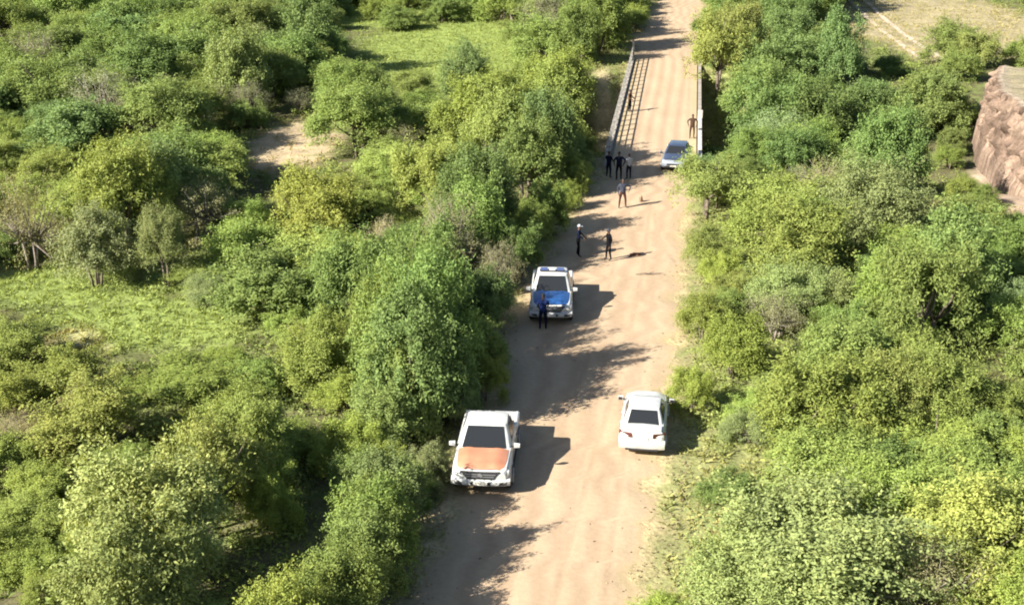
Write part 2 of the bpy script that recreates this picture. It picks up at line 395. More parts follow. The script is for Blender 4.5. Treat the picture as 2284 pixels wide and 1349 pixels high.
# ------------------------------------------------------------------ steep eroded soil bank at the right: fluted face, crumbling rim, flat top
def eroded_bank():
    base = [at(*p) for p in ((2200, 236), (2186, 280), (2194, 325), (2248, 392), (2318, 462), (2425, 560))]
    seg = [0]
    for a, c in zip(base[:-1], base[1:]): seg.append(seg[-1]+(c-a).length)
    nu = 420; U = np.linspace(0, seg[-1], nu)
    bx = np.interp(U, seg, [p.x for p in base]); by = np.interp(U, seg, [p.y for p in base])
    k = 9; ker = np.ones(k)/k
    bx = np.convolve(np.pad(bx, k//2, 'edge'), ker, 'valid'); by = np.convolve(np.pad(by, k//2, 'edge'), ker, 'valid')
    tx, ty = np.gradient(bx), np.gradient(by); ln = np.hypot(tx, ty); nx_, ny_ = -ty/ln, tx/ln      # into the bank
    if nx_.mean() < 0: nx_, ny_ = -nx_, -ny_
    hs = 3.2+1.3*np.clip(U/seg[-2], 0, 1)
    prof = [(-.35, -.6), (-.22, .01), (-.10, .07), (.0, .14)]+[(.06+.50*t**1.3, .14+.86*t) for t in np.linspace(.06, 1, 26)]+[(.95, 1.02), (1.5, 1.0), (2.6, 1.0), (4.5, .99), (7.5, .99), (11, .97), (16, .8), (21, -.3)]
    V = []; Tn = []
    for j, (d, q) in enumerate(prof):
        on = sstep(.02, .25, q)*(1-.75*sstep(.9, 1.0, q))*(1 if d < .8 else 0)
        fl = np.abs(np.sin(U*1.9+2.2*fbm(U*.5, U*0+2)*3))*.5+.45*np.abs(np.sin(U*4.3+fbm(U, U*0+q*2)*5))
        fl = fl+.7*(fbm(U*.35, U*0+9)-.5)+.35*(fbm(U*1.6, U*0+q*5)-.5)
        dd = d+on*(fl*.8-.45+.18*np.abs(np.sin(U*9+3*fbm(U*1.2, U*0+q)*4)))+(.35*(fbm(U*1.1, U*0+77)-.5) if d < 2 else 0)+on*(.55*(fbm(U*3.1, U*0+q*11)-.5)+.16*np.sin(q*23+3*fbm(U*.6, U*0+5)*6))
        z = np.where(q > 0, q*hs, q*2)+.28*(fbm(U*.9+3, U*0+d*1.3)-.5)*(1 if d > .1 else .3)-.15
        V.append(np.stack([bx+nx_*dd, by+ny_*dd, z], 1))
        n = fbm(U*4.2, U*0+q*1.2+d*.2)[:, None]; n2 = fbm(U*.7+8, U*0+q*3+d)[:, None]
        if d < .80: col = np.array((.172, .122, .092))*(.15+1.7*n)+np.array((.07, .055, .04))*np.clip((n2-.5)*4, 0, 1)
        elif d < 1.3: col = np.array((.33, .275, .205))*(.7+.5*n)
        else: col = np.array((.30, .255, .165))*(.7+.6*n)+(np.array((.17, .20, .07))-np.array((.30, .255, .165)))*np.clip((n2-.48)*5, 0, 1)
        Tn.append(np.clip(col, .02, .6))
    nv = len(prof); V = np.stack(V, 1).reshape(-1, 3); Tn = np.stack(Tn, 1).reshape(-1, 3); I = np.arange(nu*nv).reshape(nu, nv)
    F = np.stack([I[:-1, :-1].ravel(), I[:-1, 1:].ravel(), I[1:, 1:].ravel(), I[1:, :-1].ravel()], 1)
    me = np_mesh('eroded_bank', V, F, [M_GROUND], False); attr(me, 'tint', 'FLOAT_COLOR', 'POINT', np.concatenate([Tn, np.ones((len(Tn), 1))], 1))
    me.shade_smooth(); me.set_sharp_from_angle(angle=R(14))
    tag(link('eroded_bank', me), kind='structure')
    return bx, by, nx_, ny_, seg[-1]
BANK = eroded_bank()
def on_bank(x, y):                                   # true inside the strip that the bank covers
    P = np.stack([BANK[0], BANK[1]], 1); d2 = (np.asarray(x)[..., None]-P[:, 0])**2+(np.asarray(y)[..., None]-P[:, 1])**2
    i = d2.argmin(-1); s = (np.asarray(x)-P[i, 0])*BANK[2][i]+(np.asarray(y)-P[i, 1])*BANK[3][i]
    return (s > -1.2) & (s < 15) & (d2.min(-1) < 15.5**2)

# ================================================================== plants
def unit(v): return v/np.maximum(np.linalg.norm(v, axis=-1, keepdims=True), 1e-9)
def leaves(P, D, size, aspect, droop, r):
    """one folded rhombus per point, lying mostly along the crown surface: P points, D outward directions, size lengths"""
    n = len(P); L = size[:, None]
    N_ = unit(D*.8+np.array((0, 0, .45))+r.normal(size=(n, 3))*.30)
    T_ = unit(np.cross(N_, r.normal(size=(n, 3)))+D*.35+np.array((0, 0, -.4*droop)))
    side = unit(np.cross(T_, N_)); up = np.cross(side, T_); wd = L*aspect
    m = P+T_*L*.45+up*L*.06
    Vv = np.stack([P, m+side*wd/2-up*L*.05, P+T_*L, m-side*wd/2-up*L*.05], 1).reshape(-1, 3)
    return Vv, np.arange(4*n).reshape(n, 4)
def crown_points(kind, r, nl, K, flat, low):
    """lobes in a unit crown (radius 1 in x,y; z 0..1), K sprays on each; returns points, outward directions"""
    P = []; D = []; ph = r.uniform(0, 6.28, 4)
    for i in range(nl):
        a = 2.399*i+r.uniform(-.6, .6); env = 1+.22*math.sin(2*a+ph[0])+.16*math.sin(3*a+ph[1])
        rad = math.sqrt((i+.5)/nl)*.80*env*r.uniform(.75, 1.2)
        if kind == 'thorn': zc = .78-.26*rad*rad+r.uniform(-.22, .08)
        else: zc = .70-.48*rad*rad+r.uniform(-.26, .14)
        zc = max(zc, low+.08)
        lr = r.uniform(.17, .40); lz = lr*flat*r.uniform(.7, 1.3); kk = int(K*(lr/.30)**2)+12
        u = unit(r.normal(size=(kk, 3))); u[:, 2] = np.where(u[:, 2] < -.45, -u[:, 2], u[:, 2])
        q = r.random((kk, 1))**.30
        bump = 1+.2*np.sin(u[:, :1]*6+i)+.18*np.sin(u[:, 1:2]*8+2*i)+.15*np.sin(u[:, 2:3]*9+i)
        p = u*q*bump*np.array((lr, lr, lz))+np.array((rad*math.cos(a), rad*math.sin(a), zc))
        P.append(p); D.append(u+np.array((math.cos(a), math.sin(a), .2))*.2)
    # loose sprigs that break the outline
    K2 = 70; a = r.uniform(0, 6.28, K2); zz = r.uniform(max(low, .12), 1.05, K2); q = np.sqrt(np.clip(1-(np.abs(zz-.45)/.68)**2, .05, 1))*r.uniform(.75, 1.12, K2)
    u = np.stack([np.cos(a), np.sin(a), (zz-.45)*1.2], 1); P.append(np.stack([np.cos(a)*q, np.sin(a)*q, zz], 1)); D.append(u)
    for _ in range(34):                              # shoots that reach out of the crown
        a = r.uniform(0, 6.28); z0 = r.uniform(max(low, .25), .95); q0 = math.sqrt(max(.05, 1-(abs(z0-.45)/.66)**2))*r.uniform(.55, .85)
        d = np.array((math.cos(a), math.sin(a), r.uniform(.0, .9))); d = d/np.linalg.norm(d); ln = r.uniform(.22, .5); t = np.linspace(0, 1, 9)[:, None]
        P.append(np.array((math.cos(a)*q0, math.sin(a)*q0, z0))+d*t*ln+np.array((0, 0, -.10))*t*t); D.append(np.repeat(d[None]*.5+np.array((0, 0, .6)), 9, 0))
    P = np.concatenate(P); D = unit(np.concatenate(D)); k = P[:, 2] > low*.6
    return P[k], D[k]
def make_proto(kind, seed):
    r = np.random.default_rng(seed)
    # size in metres of the prototype: radius 2, height 3.6 (scaled per plant)
    RX, HZ = 2.0, 3.6
    cfg = dict(thorn=(15, 165, .62, .22), scrub=(18, 150, .85, .02), broad=(16, 120, .9, .05), grey=(20, 150, .85, .04), dry=(12, 60, .9, .10), tall=(20, 125, .8, .08))[kind]
    nl, K, flat, low = cfg
    P, D = crown_points(kind, r, nl, K, flat, low)
    W = P*np.array((RX, RX, HZ))
    nsp = dict(thorn=11, scrub=11, broad=12, grey=12, dry=6, tall=13)[kind]
    ls = dict(thorn=(.10, .19), scrub=(.085, .16), broad=(.09, .17), grey=(.07, .12), dry=(.07, .13), tall=(.10, .19))[kind]
    asp = dict(thorn=.30, scrub=.42, broad=.48, grey=.5, dry=.35, tall=.38)[kind]
    drp = dict(thorn=.5, scrub=.4, broad=.5, grey=.3, dry=.2, tall=.35)[kind]
    spread = .75
    n = len(W); Pn = np.repeat(W, nsp, 0)+r.normal(size=(n*nsp, 3))*.10
    Dn = np.repeat(D, nsp, 0)+r.normal(size=(n*nsp, 3))*spread+np.array((0, 0, .28))
    Vv, Fv = leaves(Pn, unit(Dn), r.uniform(*ls, n*nsp), asp, drp, r)
    rv = np.clip(np.repeat(r.random(n), nsp)*.7+.3*r.random(n*nsp), 0, 1)
    cm = np_mesh(kind+'_crown', Vv, Fv, [M_LEAF], False); attr(cm, 'rnd', 'FLOAT', 'FACE', rv)
    # trunk and limbs
    b = MB(); ns = dict(thorn=2, scrub=4, broad=3, grey=4, dry=6, tall=2)[kind]
    tops = W[r.choice(len(W), ns*(4 if kind != 'dry' else 9), replace=False)]
    for s in range(ns):
        a = 2*math.pi*s/ns+r.uniform(-.5, .5); base = Vector((.16*math.cos(a), .16*math.sin(a), -.45))
        knee = Vector((.42*math.cos(a)+r.uniform(-.1, .1), .42*math.sin(a)+r.uniform(-.1, .1), HZ*.32))
        tr = .10 if ns <= 3 else .065
        b.tube([base, base.lerp(knee, .5)+Vector((r.uniform(-.08, .08), r.uniform(-.08, .08), 0)), knee], [tr*1.25, tr, tr*.8], 6)
        for tpt in tops[s::ns]:
            tv = Vector(tpt); mid = knee.lerp(tv, .5)+Vector((0, 0, -.15))+Vector(r.normal(size=3)*.12)
            b.tube([knee, mid, tv], [tr*.7, tr*.42, tr*.13], 5)
    tme = bpy.data.meshes.new(kind+'_trunk'); tme.from_pydata(b.v, [], b.f); tme.materials.append(M_TWIG if kind in ('dry', 'grey') else M_BARK); tme.shade_smooth()
    return tme, cm
PROTO = {k: [make_proto(k, 100*i+j) for j in range(n)] for i, (k, n) in enumerate(dict(thorn=5, scrub=5, broad=4, grey=2, dry=2, tall=3).items())}
KNAME = dict(thorn='thorn_tree', scrub='scrub_bush', broad='broadleaf_bush', grey='grey_green_bush', dry='dry_shrub', tall='leafy_tree')
KCAT = dict(thorn='tree', scrub='bush', broad='bush', grey='bush', dry='shrub', tall='tree')
KGRP = dict(thorn='thorn trees along the road and bridge', scrub='low scrub bushes around the road', broad='broadleaf bushes around the road', grey='grey-green bushes', dry='dry twiggy shrubs', tall='taller leafy trees')
KCOL = dict(thorn=(.268, .318, .088), scrub=(.258, .312, .082), broad=(.215, .272, .084), grey=(.265, .315, .135), dry=(.28, .265, .140), tall=(.195, .250, .080))
KADJ = dict(thorn='thorn tree', scrub='scrub bush', broad='broad-leaved bush', grey='grey-green bush', dry='dry brownish shrub', tall='leafy tree')

# where the photo shows road, cars, people or open ground: no crown may stand in the way
ROADPOLY = [(1395,1400),(1432,1230),(1462,1100),(1475,1020),(1560,1000),(1575,930),(1500,860),(1508,760),(1518,650),(1524,560),(1520,470),(1500,405),(1525,345),(1566,320),(1570,150),(1538,110),(1532,60),(1560,0),(1560,-60),
            (1475,-60),(1466,0),(1440,60),(1408,100),(1375,150),(1335,330),(1330,400),(1300,440),(1240,462),(1215,540),(1190,585),(1165,620),(1165,720),(1125,750),(1130,845),(1075,885),(1120,905),(1040,930),(1000,1040),(985,1120),(960,1180),(930,1300),(905,1400)]
PP = np.array(ROADPOLY, float)
def in_poly(x, y, P=PP):
    x2, y2 = np.roll(P[:, 0], -1), np.roll(P[:, 1], -1); c = (P[:, 1] > y) != (y2 > y)
    with np.errstate(divide='ignore', invalid='ignore'): xi = (x2-P[:, 0])*(y-P[:, 1])/(y2-P[:, 1])+P[:, 0]
    return bool(np.count_nonzero(c & (x < xi)) % 2)
CLEAR = [(1930,20,45,30),(2000,75,50,35),(2065,118,50,26),(655,335,122,78),(150,642,280,52),(2230,330,90,150),(340,735,200,55),(1000,110,150,60),(830,100,85,42),(2010,45,170,70),(2190,50,120,60),(2215,290,70,130),(2262,440,60,40),(1612,245,42,80),(2190,760,60,85),(1365,215,38,90),(620,1180,190,120),(960,800,110,110),(1080,455,80,40),(800,700,40,60),(2060,365,80,32),(390,520,60,40),(1540,1120,50,110)]
plants = []; occ = []
def crown_hits(x, y, z, r, h):
    for a in range(0, 360, 45):
        for q, zz in ((.95, .45), (.75, .8), (.0, 1.0)):
            u, v = proj(x+r*q*math.cos(R(a)), y+r*q*math.sin(R(a)), z+h*zz)
            if in_poly(u, v): return True
    return False
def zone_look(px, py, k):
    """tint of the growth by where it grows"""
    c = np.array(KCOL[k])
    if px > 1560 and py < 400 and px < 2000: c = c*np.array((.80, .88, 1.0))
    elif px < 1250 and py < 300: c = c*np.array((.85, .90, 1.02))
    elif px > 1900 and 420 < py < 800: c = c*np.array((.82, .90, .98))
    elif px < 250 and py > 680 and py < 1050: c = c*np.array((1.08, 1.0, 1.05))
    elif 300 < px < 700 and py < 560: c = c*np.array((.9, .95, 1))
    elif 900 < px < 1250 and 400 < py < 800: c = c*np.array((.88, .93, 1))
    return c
KW = dict(thorn=.25, scrub=.44, broad=.16, grey=.02, dry=.05, tall=.05)
def pick_kind(px, py):
    wv = dict(KW)
    if px > 1560 and py < 420: wv.update(broad=.4, tall=.3, scrub=.15, thorn=.2)
    if px < 900 and py < 600: wv.update(thorn=.42, dry=.12, scrub=.25, broad=.2)
    if px < 700 and py > 650: wv.update(scrub=.7, thorn=.22, broad=.05, tall=0, dry=.04)
    if px < 260 and 680 < py < 1050: wv.update(dry=.35)
    if 1550 < px < 2000 and 400 < py < 1000: wv.update(scrub=.55, thorn=.35, tall=0)
    ks = list(wv); return random.choices(ks, [wv[k] for k in ks])[0]
def add_plant(x, y, r, h, kind, col=None):
    z = tz(x, y); px, py = proj(x, y, z+h*.6)
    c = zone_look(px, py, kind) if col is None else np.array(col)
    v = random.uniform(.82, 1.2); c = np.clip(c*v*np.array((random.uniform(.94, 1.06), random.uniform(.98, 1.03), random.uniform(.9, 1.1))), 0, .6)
    plants.append(dict(x=x, y=y, z=z, r=r, h=h, k=kind, c=c, px=px, py=py)); occ.append((x, y, r))
# plants whose shadows lie across the road: (shadow tip in the photo, height, radius, kind)
for tx, ty, h, r_, k in [(1150,1190,3.0,1.15,'broad'),(1125,1245,2.8,1.1,'tall'),(1085,1325,2.7,1.2,'broad'),(1020,1400,3.0,1.4,'scrub'),(1060,1170,2.3,.95,'broad'),
        (1395,790,5.6,1.7,'tall'),(1335,850,5.0,1.7,'broad'),(1300,700,4.9,1.6,'tall'),(1250,815,4.6,1.6,'broad'),(1190,880,3.6,1.4,'broad'),(1330,735,5.6,1.4,'thorn'),
        (1372,488,5.2,2.0,'tall'),(1345,548,4.6,1.7,'broad'),(1290,590,4.3,1.5,'dry'),(1300,515,4.4,1.7,'tall'),
        (1212,612,3.6,1.25,'broad'),(1190,690,3.7,1.3,'tall'),(1178,770,3.7,1.3,'broad'),(1150,640,3.2,1.2,'thorn'),(1165,845,3.2,1.2,'broad'),(1255,560,3.8,1.4,'broad'),
        (1478,372,5.4,1.9,'tall'),(1420,398,4.8,1.7,'broad'),(1400,362,5.6,1.8,'thorn'),
        (1532,92,6.2,2.4,'tall'),(1465,122,5.2,2.0,'broad'),(1500,70,6.0,2.2,'tall')]:
    p = at(tx, ty); q = p-SHV*(SHL*h*.93+r_*.35); add_plant(q.x, q.y, r_, h, k)
# single plants that stand out in the photo: (crown centre in the photo, height, radius, kind, colour)
for cx, cy, h, r_, k, c in [(1830,1215,3.8,3.3,'grey',(0.285,0.325,0.129)),(1700,1290,2.8,2.0,'grey',None),(2170,1180,3.4,2.2,'scrub',(0.279,0.310,0.087)),(2080,1290,2.6,1.5,'dry',None),
        (1850,900,3.8,2.2,'scrub',(0.279,0.310,0.087)),(2080,840,3.4,1.9,'thorn',(0.250,0.290,0.087)),(2000,870,3.2,1.4,'scrub',(0.279,0.310,0.087)),(1950,440,5.0,2.6,'grey',(0.216,0.240,0.106)),
        (1580,400,3.6,2.0,'thorn',(0.279,0.310,0.092)),(1610,60,7.0,2.8,'thorn',(0.279,0.310,0.097)),(1740,130,7.0,3.2,'tall',None),(1840,150,6.5,3.0,'tall',None),(1875,90,5.6,2.1,'broad',None),(1690,210,5.6,2.4,'tall',None),
        (1650,60,6.0,2.4,'thorn',(0.270,0.300,0.097)),(2120,85,3.6,2.4,'scrub',(0.235,0.270,0.083)),(2180,105,3.0,2.2,'scrub',(0.235,0.265,0.087)),
        (1100,250,5.4,2.9,'thorn',(0.260,0.310,0.087)),(1200,270,4.8,2.3,'thorn',(0.250,0.300,0.087)),(1040,115,4.0,1.9,'scrub',(0.180,0.230,0.087)),(530,140,6.0,2.6,'broad',(0.200,0.240,0.092)),(370,250,4.6,3.0,'thorn',(0.240,0.290,0.087)),
        (340,400,5.0,2.4,'thorn',(0.180,0.230,0.087)),(365,540,3.6,1.2,'thorn',(0.243,0.270,0.110)),(205,540,3.6,1.9,'scrub',(0.216,0.240,0.110)),(60,480,4.6,1.9,'dry',None),(700,450,4.2,2.2,'scrub',(0.279,0.310,0.087)),
        (800,620,4.8,1.9,'thorn',(0.220,0.280,0.087)),(850,720,4.4,1.3,'thorn',(0.240,0.300,0.087)),(700,780,3.2,1.6,'scrub',(0.240,0.290,0.087)),(320,1150,4.6,2.0,'scrub',(0.279,0.310,0.110)),(455,1045,3.9,1.6,'thorn',(0.270,0.300,0.101)),(270,1300,4.2,1.9,'scrub',(0.260,0.290,0.101)),(560,960,3.4,1.6,'scrub',None),
        (690,60,6.5,2.4,'broad',None),(270,420,5.4,2.2,'thorn',None),(1990,320,5.2,2.0,'broad',None),(2070,640,5.2,2.2,'thorn',None),(2130,560,4.6,1.9,'broad',None),(960,390,5.2,2.0,'thorn',None),(860,1080,2.6,1.2,'broad',(0.200,0.240,0.097)),
        (952,1035,1.4,.75,'broad',(0.198,0.220,0.106)),(1020,900,1.6,.75,'thorn',(0.210,0.250,0.101)),(850,920,2.4,1.2,'broad',None),(600,1090,2.2,1.0,'scrub',None),(1545,860,1.7,.9,'scrub',None),(1570,700,2.0,1.1,'scrub',(0.270,0.310,0.087)),
        (1575,545,2.2,1.2,'scrub',(0.270,0.310,0.092)),(1640,760,2.6,1.4,'scrub',None),
        (1115,595,2.4,1.1,'dry',None),(1158,545,2.6,1.1,'broad',None),(1192,503,2.6,1.1,'thorn',None),(1222,455,2.8,1.2,'broad',None),(1262,432,1.5,.8,'scrub',None),(1088,660,2.6,1.2,'tall',None),(1072,765,2.2,1.05,'broad',None),(1082,835,1.8,.9,'scrub',None),(1290,396,1.7,.85,'broad',None),(2150,415,1.3,.9,'scrub',None),(2120,350,1.5,1.0,'thorn',None),(2195,432,1.1,.8,'scrub',None),(2128,270,1.8,1.1,'broad',None),(2150,205,2.0,1.2,'scrub',None)]:
    p = at_t(cx, cy, h*.6); add_plant(p.x, p.y, r_, h, k, c)
# the rest of the bush
cand = []
for _ in range(26000):
    y = 27+128*random.random()**.9; k = ppm(y); px = random.uniform(-260, PW+160)
    cand.append(((px-PW/2)/k, y))
for x, y in cand:
    if len(plants) >= 660: break
    g = 1+(y-35)/130
    r_ = random.choice((.8, 1.1, 1.3, 1.5, 1.75, 2.1))*g
    rdv = float(road_dist(x, y))
    if rdv < .5 or bool(on_bank(x, y)): continue
    right = x > road_lr(y)[1]
    if rdv < 3.5: r_ = min(r_, .9*g)
    h = r_*random.uniform(1.15, 1.75)
    bx, by = proj(x, y, 0)
    if by > 620 and bx < 760: h *= .72
    if right and rdv < 5: h = min(h, 1.1+.45*rdv)
    z = tz(x, y)
    if z < -1.5: h *= 1.45
    bx, by = proj(x, y, z); ux, uy = proj(x, y, z+h*.75)
    if by < -140 or uy > PH+230: continue
    sep = .60 if by > 450 else .58
    if any((x-a)**2+(y-b_)**2 < (sep*(r_+c_))**2 for a, b_, c_ in occ): continue
    if any(((qx-cx)/rx)**2+((qy-cy)/ry)**2 < 1 for cx, cy, rx, ry in CLEAR for qx, qy in ((bx, by), (ux, uy), ((bx+ux)/2, (by+uy)/2), (ux-r_*.6*ppm(y), uy), (ux+r_*.6*ppm(y), uy), (ux, uy-h*.2*ppm(y)))): continue
    if crown_hits(x, y, z, r_, h):
        continue
    sx, sy = x+SHV.x*SHL*h*.75, y+SHV.y*SHL*h*.75
    if any(zin(q, sx, sy) < .8 for q in (Z_SAND[0], Z_GRASS[0], Z_GRASS[1])): continue
    ok = True
    if not right:                                    # keep the sunny stretches of road sunny
        while True:
            s = Vector((x, y, 0))+SHV*(SHL*(h+z)+r_*.6); s2 = Vector((x, y, 0))+SHV*(SHL*(h+z)*.8)
            if road_dist(s.x, s.y) > -.6 and road_dist(s2.x, s2.y) > -.6 or s.y > 118 : break
            if s.x > road_lr(s.y)[1] and s2.x > road_lr(s2.y)[1]: break
            h *= .85
            if h < max(.9, r_*.8): ok = False; break
    if not ok: continue
    kind = pick_kind(ux, uy); add_plant(x, y, r_, h, kind)

# words that say which plant is meant
BANDS = [(33,'at the bottom edge of the photo'),(36,'just nearer than the orange-bonneted pickup'),(38.5,'level with the orange bonnet'),(41,'level with the white sedan'),(44,'just beyond the white sedan'),(47,'level with the leaf-shadowed road between the pickups'),
 (50,'just nearer than the blue-bonneted pickup'),(53,'level with the blue bonnet'),(56,"level with the blue-bonneted pickup's tail"),(59,'just beyond the blue-bonneted pickup'),(62,'level with the two people standing apart'),(65,'just beyond the two people standing apart'),
 (68,'just nearer than the wide-stanced person'),(71,'level with the wide-stanced person'),(74,'just nearer than the trio of people'),(77,'level with the trio of people'),(80,'level with the silver car'),(84,'level with the first bridge posts'),
 (89,'level with the brown-clothed person on the bridge'),(95,'level with the middle of the bridge'),(101,"level with the bridge's farther half"),(107,'just nearer than the far bridge end'),(113,'level with the far bridge end'),(119,'level with the shadow beyond the bridge'),(126,'well beyond the bridge'),(134,'far beyond the bridge'),(400,'at the top edge of the photo')]
def ordinal(n): return {1:'first', 2:'second', 3:'third'}.get(n, '%d%s' % (n, 'th' if 10 <= n % 100 <= 20 else {1:'st',2:'nd',3:'rd'}.get(n % 10, 'th')))
def tone(c):
    v = c[1]; return 'dark-green' if v < .16 else 'mid-green' if v < .215 else 'yellow-green' if c[0]/v > .9 else 'bright-green'
for p in plants:
    p['band'] = next(i for i, (q, _) in enumerate(BANDS) if p['y'] < q); l, r_ = road_lr(p['y']); p['side'] = 'left' if p['x'] < (l+r_)/2 else 'right'
    p['d'] = float(road_dist(p['x'], p['y']))
cnt = {}
for p in sorted(plants, key=lambda q: q['d']):
    tn = '' if p['k'] in ('grey', 'dry') else tone(p['c'])+' '
    key = (p['band'], p['side'], p['k'], tn); cnt[key] = cnt.get(key, 0)+1
    p['label'] = ordinal(cnt[key])+' '+tn+KADJ[p['k']]+' '+p['side']+' of the road, '+BANDS[p['band']][1]
for p in plants:
    tme, cm = random.choice(PROTO[p['k']])
    o = empty(KNAME[p['k']], (p['x'], p['y'], p['z']), random.uniform(0, 6.28))
    o.scale = (p['r']/2*random.uniform(.92, 1.12), p['r']/2*random.uniform(.92, 1.12), p['h']/3.6)
    lb = p['label']; tag(o, lb[0].upper()+lb[1:], KCAT[p['k']], KGRP[p['k']])
    link('trunk', tme, o); c = link('crown', cm, o); c.color = (*p['c'], 1)

# ------------------------------------------------------------------ undergrowth and grass (uncountable)
def scatter(n, dens):
    y = 26+134*rng.random(n)**.85; k = FPX/(y*cp+CAM_H*sp); px = rng.uniform(-200, PW+150, n); x = (px-PW/2)/k
    keep = rng.random(n) < dens(x, y); return x[keep], y[keep]
def tint_at(x, y, n):
    c = np.repeat(np.array([[.255, .305, .092]]), len(x), 0)
    f = fbm(x*.16+3, y*.16)[:, None]; c = c+(np.array((.205, .255, .085))-c)*np.clip((f-.40)*5, 0, 1)
    f2 = fbm(x*.25+30, y*.25+8)[:, None]; c = c+(np.array((.30, .27, .12))-c)*np.clip((f2-.58)*6, 0, .75)
    for zs, col in ((Z_GRASS, (.27, .32, .105)), (Z_STRAW, (.37, .33, .15)), (Z_TAN, (.34, .30, .15)), (Z_PINK, (.36, .30, .16)), (Z_SAND, (.37, .31, .17))):
        for z in zs: c = c+(np.array(col)-c)*(1-sstep(.7, 1.5, zin(z, x, y)))[:, None]
    rdv = road_dist(x, y); c = c+(np.array((.285, .295, .12))-c)*(1-sstep(.5, 2.5, rdv))[:, None]*.75
    return c*(.8+.4*rng.random((len(x), 1)))
def clump_proto(seed):
    r = np.random.default_rng(seed); K = 16; u = unit(r.normal(size=(K, 3))); u[:, 2] = np.abs(u[:, 2])
    P = np.repeat(u*np.array((.42, .42, .38))*(r.random((K, 1))**.4), 3, 0)+r.normal(size=(K*3, 3))*.06; P[:, 2] = np.maximum(P[:, 2], .02)
    D = unit(np.repeat(u, 3, 0)+r.normal(size=(K*3, 3))*.6+np.array((0, 0, .35)))
    return leaves(P, D, r.uniform(.08, .16, K*3), .5, .4, r)[0].reshape(-1, 4, 3)
def grass_proto(seed):
    r = np.random.default_rng(seed); K = 6; a = r.uniform(0, 6.28, K); d = np.stack([np.cos(a)*.5, np.sin(a)*.5, np.full(K, 1.)], 1)+r.normal(size=(K, 3))*.2
    b0 = r.normal(size=(K, 3))*.10; b0[:, 2] = -.03; s = np.stack([-np.sin(a), np.cos(a), a*0], 1)*.017; h = r.uniform(.18, .42, (K, 1))
    m = b0+unit(d)*h*.6; t = b0+unit(d)*h+np.array((0, 0, -.08))+d*np.array((.25, .25, 0))*h
    return np.stack([b0-s, b0+s, m+s*.8, t], 1)
def spread(name, protos, x, y, smin, smax, tint, label, cat):
    z = terrain(x, y); n = len(x); Vs = []; Ts = []; Rs = []
    pid = rng.integers(0, len(protos), n)
    for i, pr in enumerate(protos):
        k = np.nonzero(pid == i)[0]
        if not len(k): continue
        a = rng.uniform(0, 6.28, len(k)); s = rng.uniform(smin, smax, len(k)); ca, sa = np.cos(a)*s, np.sin(a)*s
        q = pr.reshape(1, -1, 3); X = q[..., 0]*ca[:, None]-q[..., 1]*sa[:, None]+x[k][:, None]; Y = q[..., 0]*sa[:, None]+q[..., 1]*ca[:, None]+y[k][:, None]; Z = q[..., 2]*s[:, None]+z[k][:, None]
        Vs.append(np.stack([X, Y, Z], -1).reshape(-1, 3)); nq = len(pr); Ts.append(np.repeat(tint[k], nq, 0)); Rs.append(rng.random(len(k)*nq))
    V = np.concatenate(Vs); F = np.arange(len(V)).reshape(-1, 4); T_ = np.concatenate(Ts)
    me = np_mesh(name, V, F, [M_UNDER]); attr(me, 'tint', 'FLOAT_COLOR', 'FACE', np.concatenate([T_, np.ones((len(T_), 1))], 1)); attr(me, 'rnd', 'FLOAT', 'FACE', np.concatenate(Rs))
    return tag(link(name, me), label, cat, kind='stuff')
def open_mask(x, y):
    m = np.zeros(len(x))
    for z in Z_GRASS+Z_STRAW+Z_TAN+Z_PINK+Z_SAND: m = np.maximum(m, 1-sstep(.8, 1.3, zin(z, x, y)))
    return m
def bare(x, y):
    m = np.zeros(len(x))
    for z in Z_SAND+Z_PINK: m = np.maximum(m, 1-sstep(.7, 1.3, zin(z, x, y)))
    for z in Z_TAN: m = np.maximum(m, .6*(1-sstep(.7, 1.3, zin(z, x, y))))
    return m
def d_under(x, y):
    rdv = road_dist(x, y); f = fbm(x*.3, y*.3+50)
    return ~on_bank(x, y)*np.where(rdv > .9, np.clip(.55+1.3*(f-.35), .15, 1)*(1-.94*open_mask(x, y)), 0)*sstep(.8, 2.2, rdv)
x, y = scatter(19000, d_under)
spread('undergrowth', [clump_proto(s) for s in range(10)], x, y, .65, 1.45, tint_at(x, y, 0), 'low leafy undergrowth filling the gaps between the bushes', 'undergrowth')
def d_grass(x, y):
    rdv = road_dist(x, y); op = open_mask(x, y)
    return (1-.85*on_bank(x, y))*np.where(rdv > .15, np.clip(.22+.75*op+.8*(1-sstep(.5, 4.5, rdv)), 0, 1)*(1-.93*bare(x, y))*sstep(.0, 1.3, rdv+2.4*(fbm(x*.8, y*.8)-.5)), 0)
x, y = scatter(90000, d_grass)
spread('grass', [grass_proto(s+50) for s in range(8)], x, y, .5, 1.1, tint_at(x, y, 0)*1.0, 'short wild grass on the verges and in the clearings', 'grass')
def stone_proto(seed):
    r = np.random.default_rng(seed); bm = bmesh.new(); bmesh.ops.create_icosphere(bm, subdivisions=1, radius=1)
    P = np.array([list(q.co) for q in bm.verts])*(1+.25*r.normal(size=(len(bm.verts), 1)))*np.array((1, .8, .55)); F = [[q.index for q in f.verts] for f in bm.faces]; bm.free()
    return np.array([[P[a], P[b_], P[c_], P[c_]*.999+P[a]*.001] for a, b_, c_ in F])
n = 5200; y = 26+110*rng.random(n)**1.2; l_, r_ = road_lr(y); side = rng.random(n) < .5
off = rng.exponential(.55, n)-.5; x = np.where(side, l_-.3+off, r_+.3-off); mid = rng.random(n) < .06; x = np.where(mid, l_+(r_-l_)*rng.random(n), x)
k = (np.abs(x-BC.x) < 40) & ((y < BR0-1) | (y > BR1+1)); x, y = x[k], y[k]
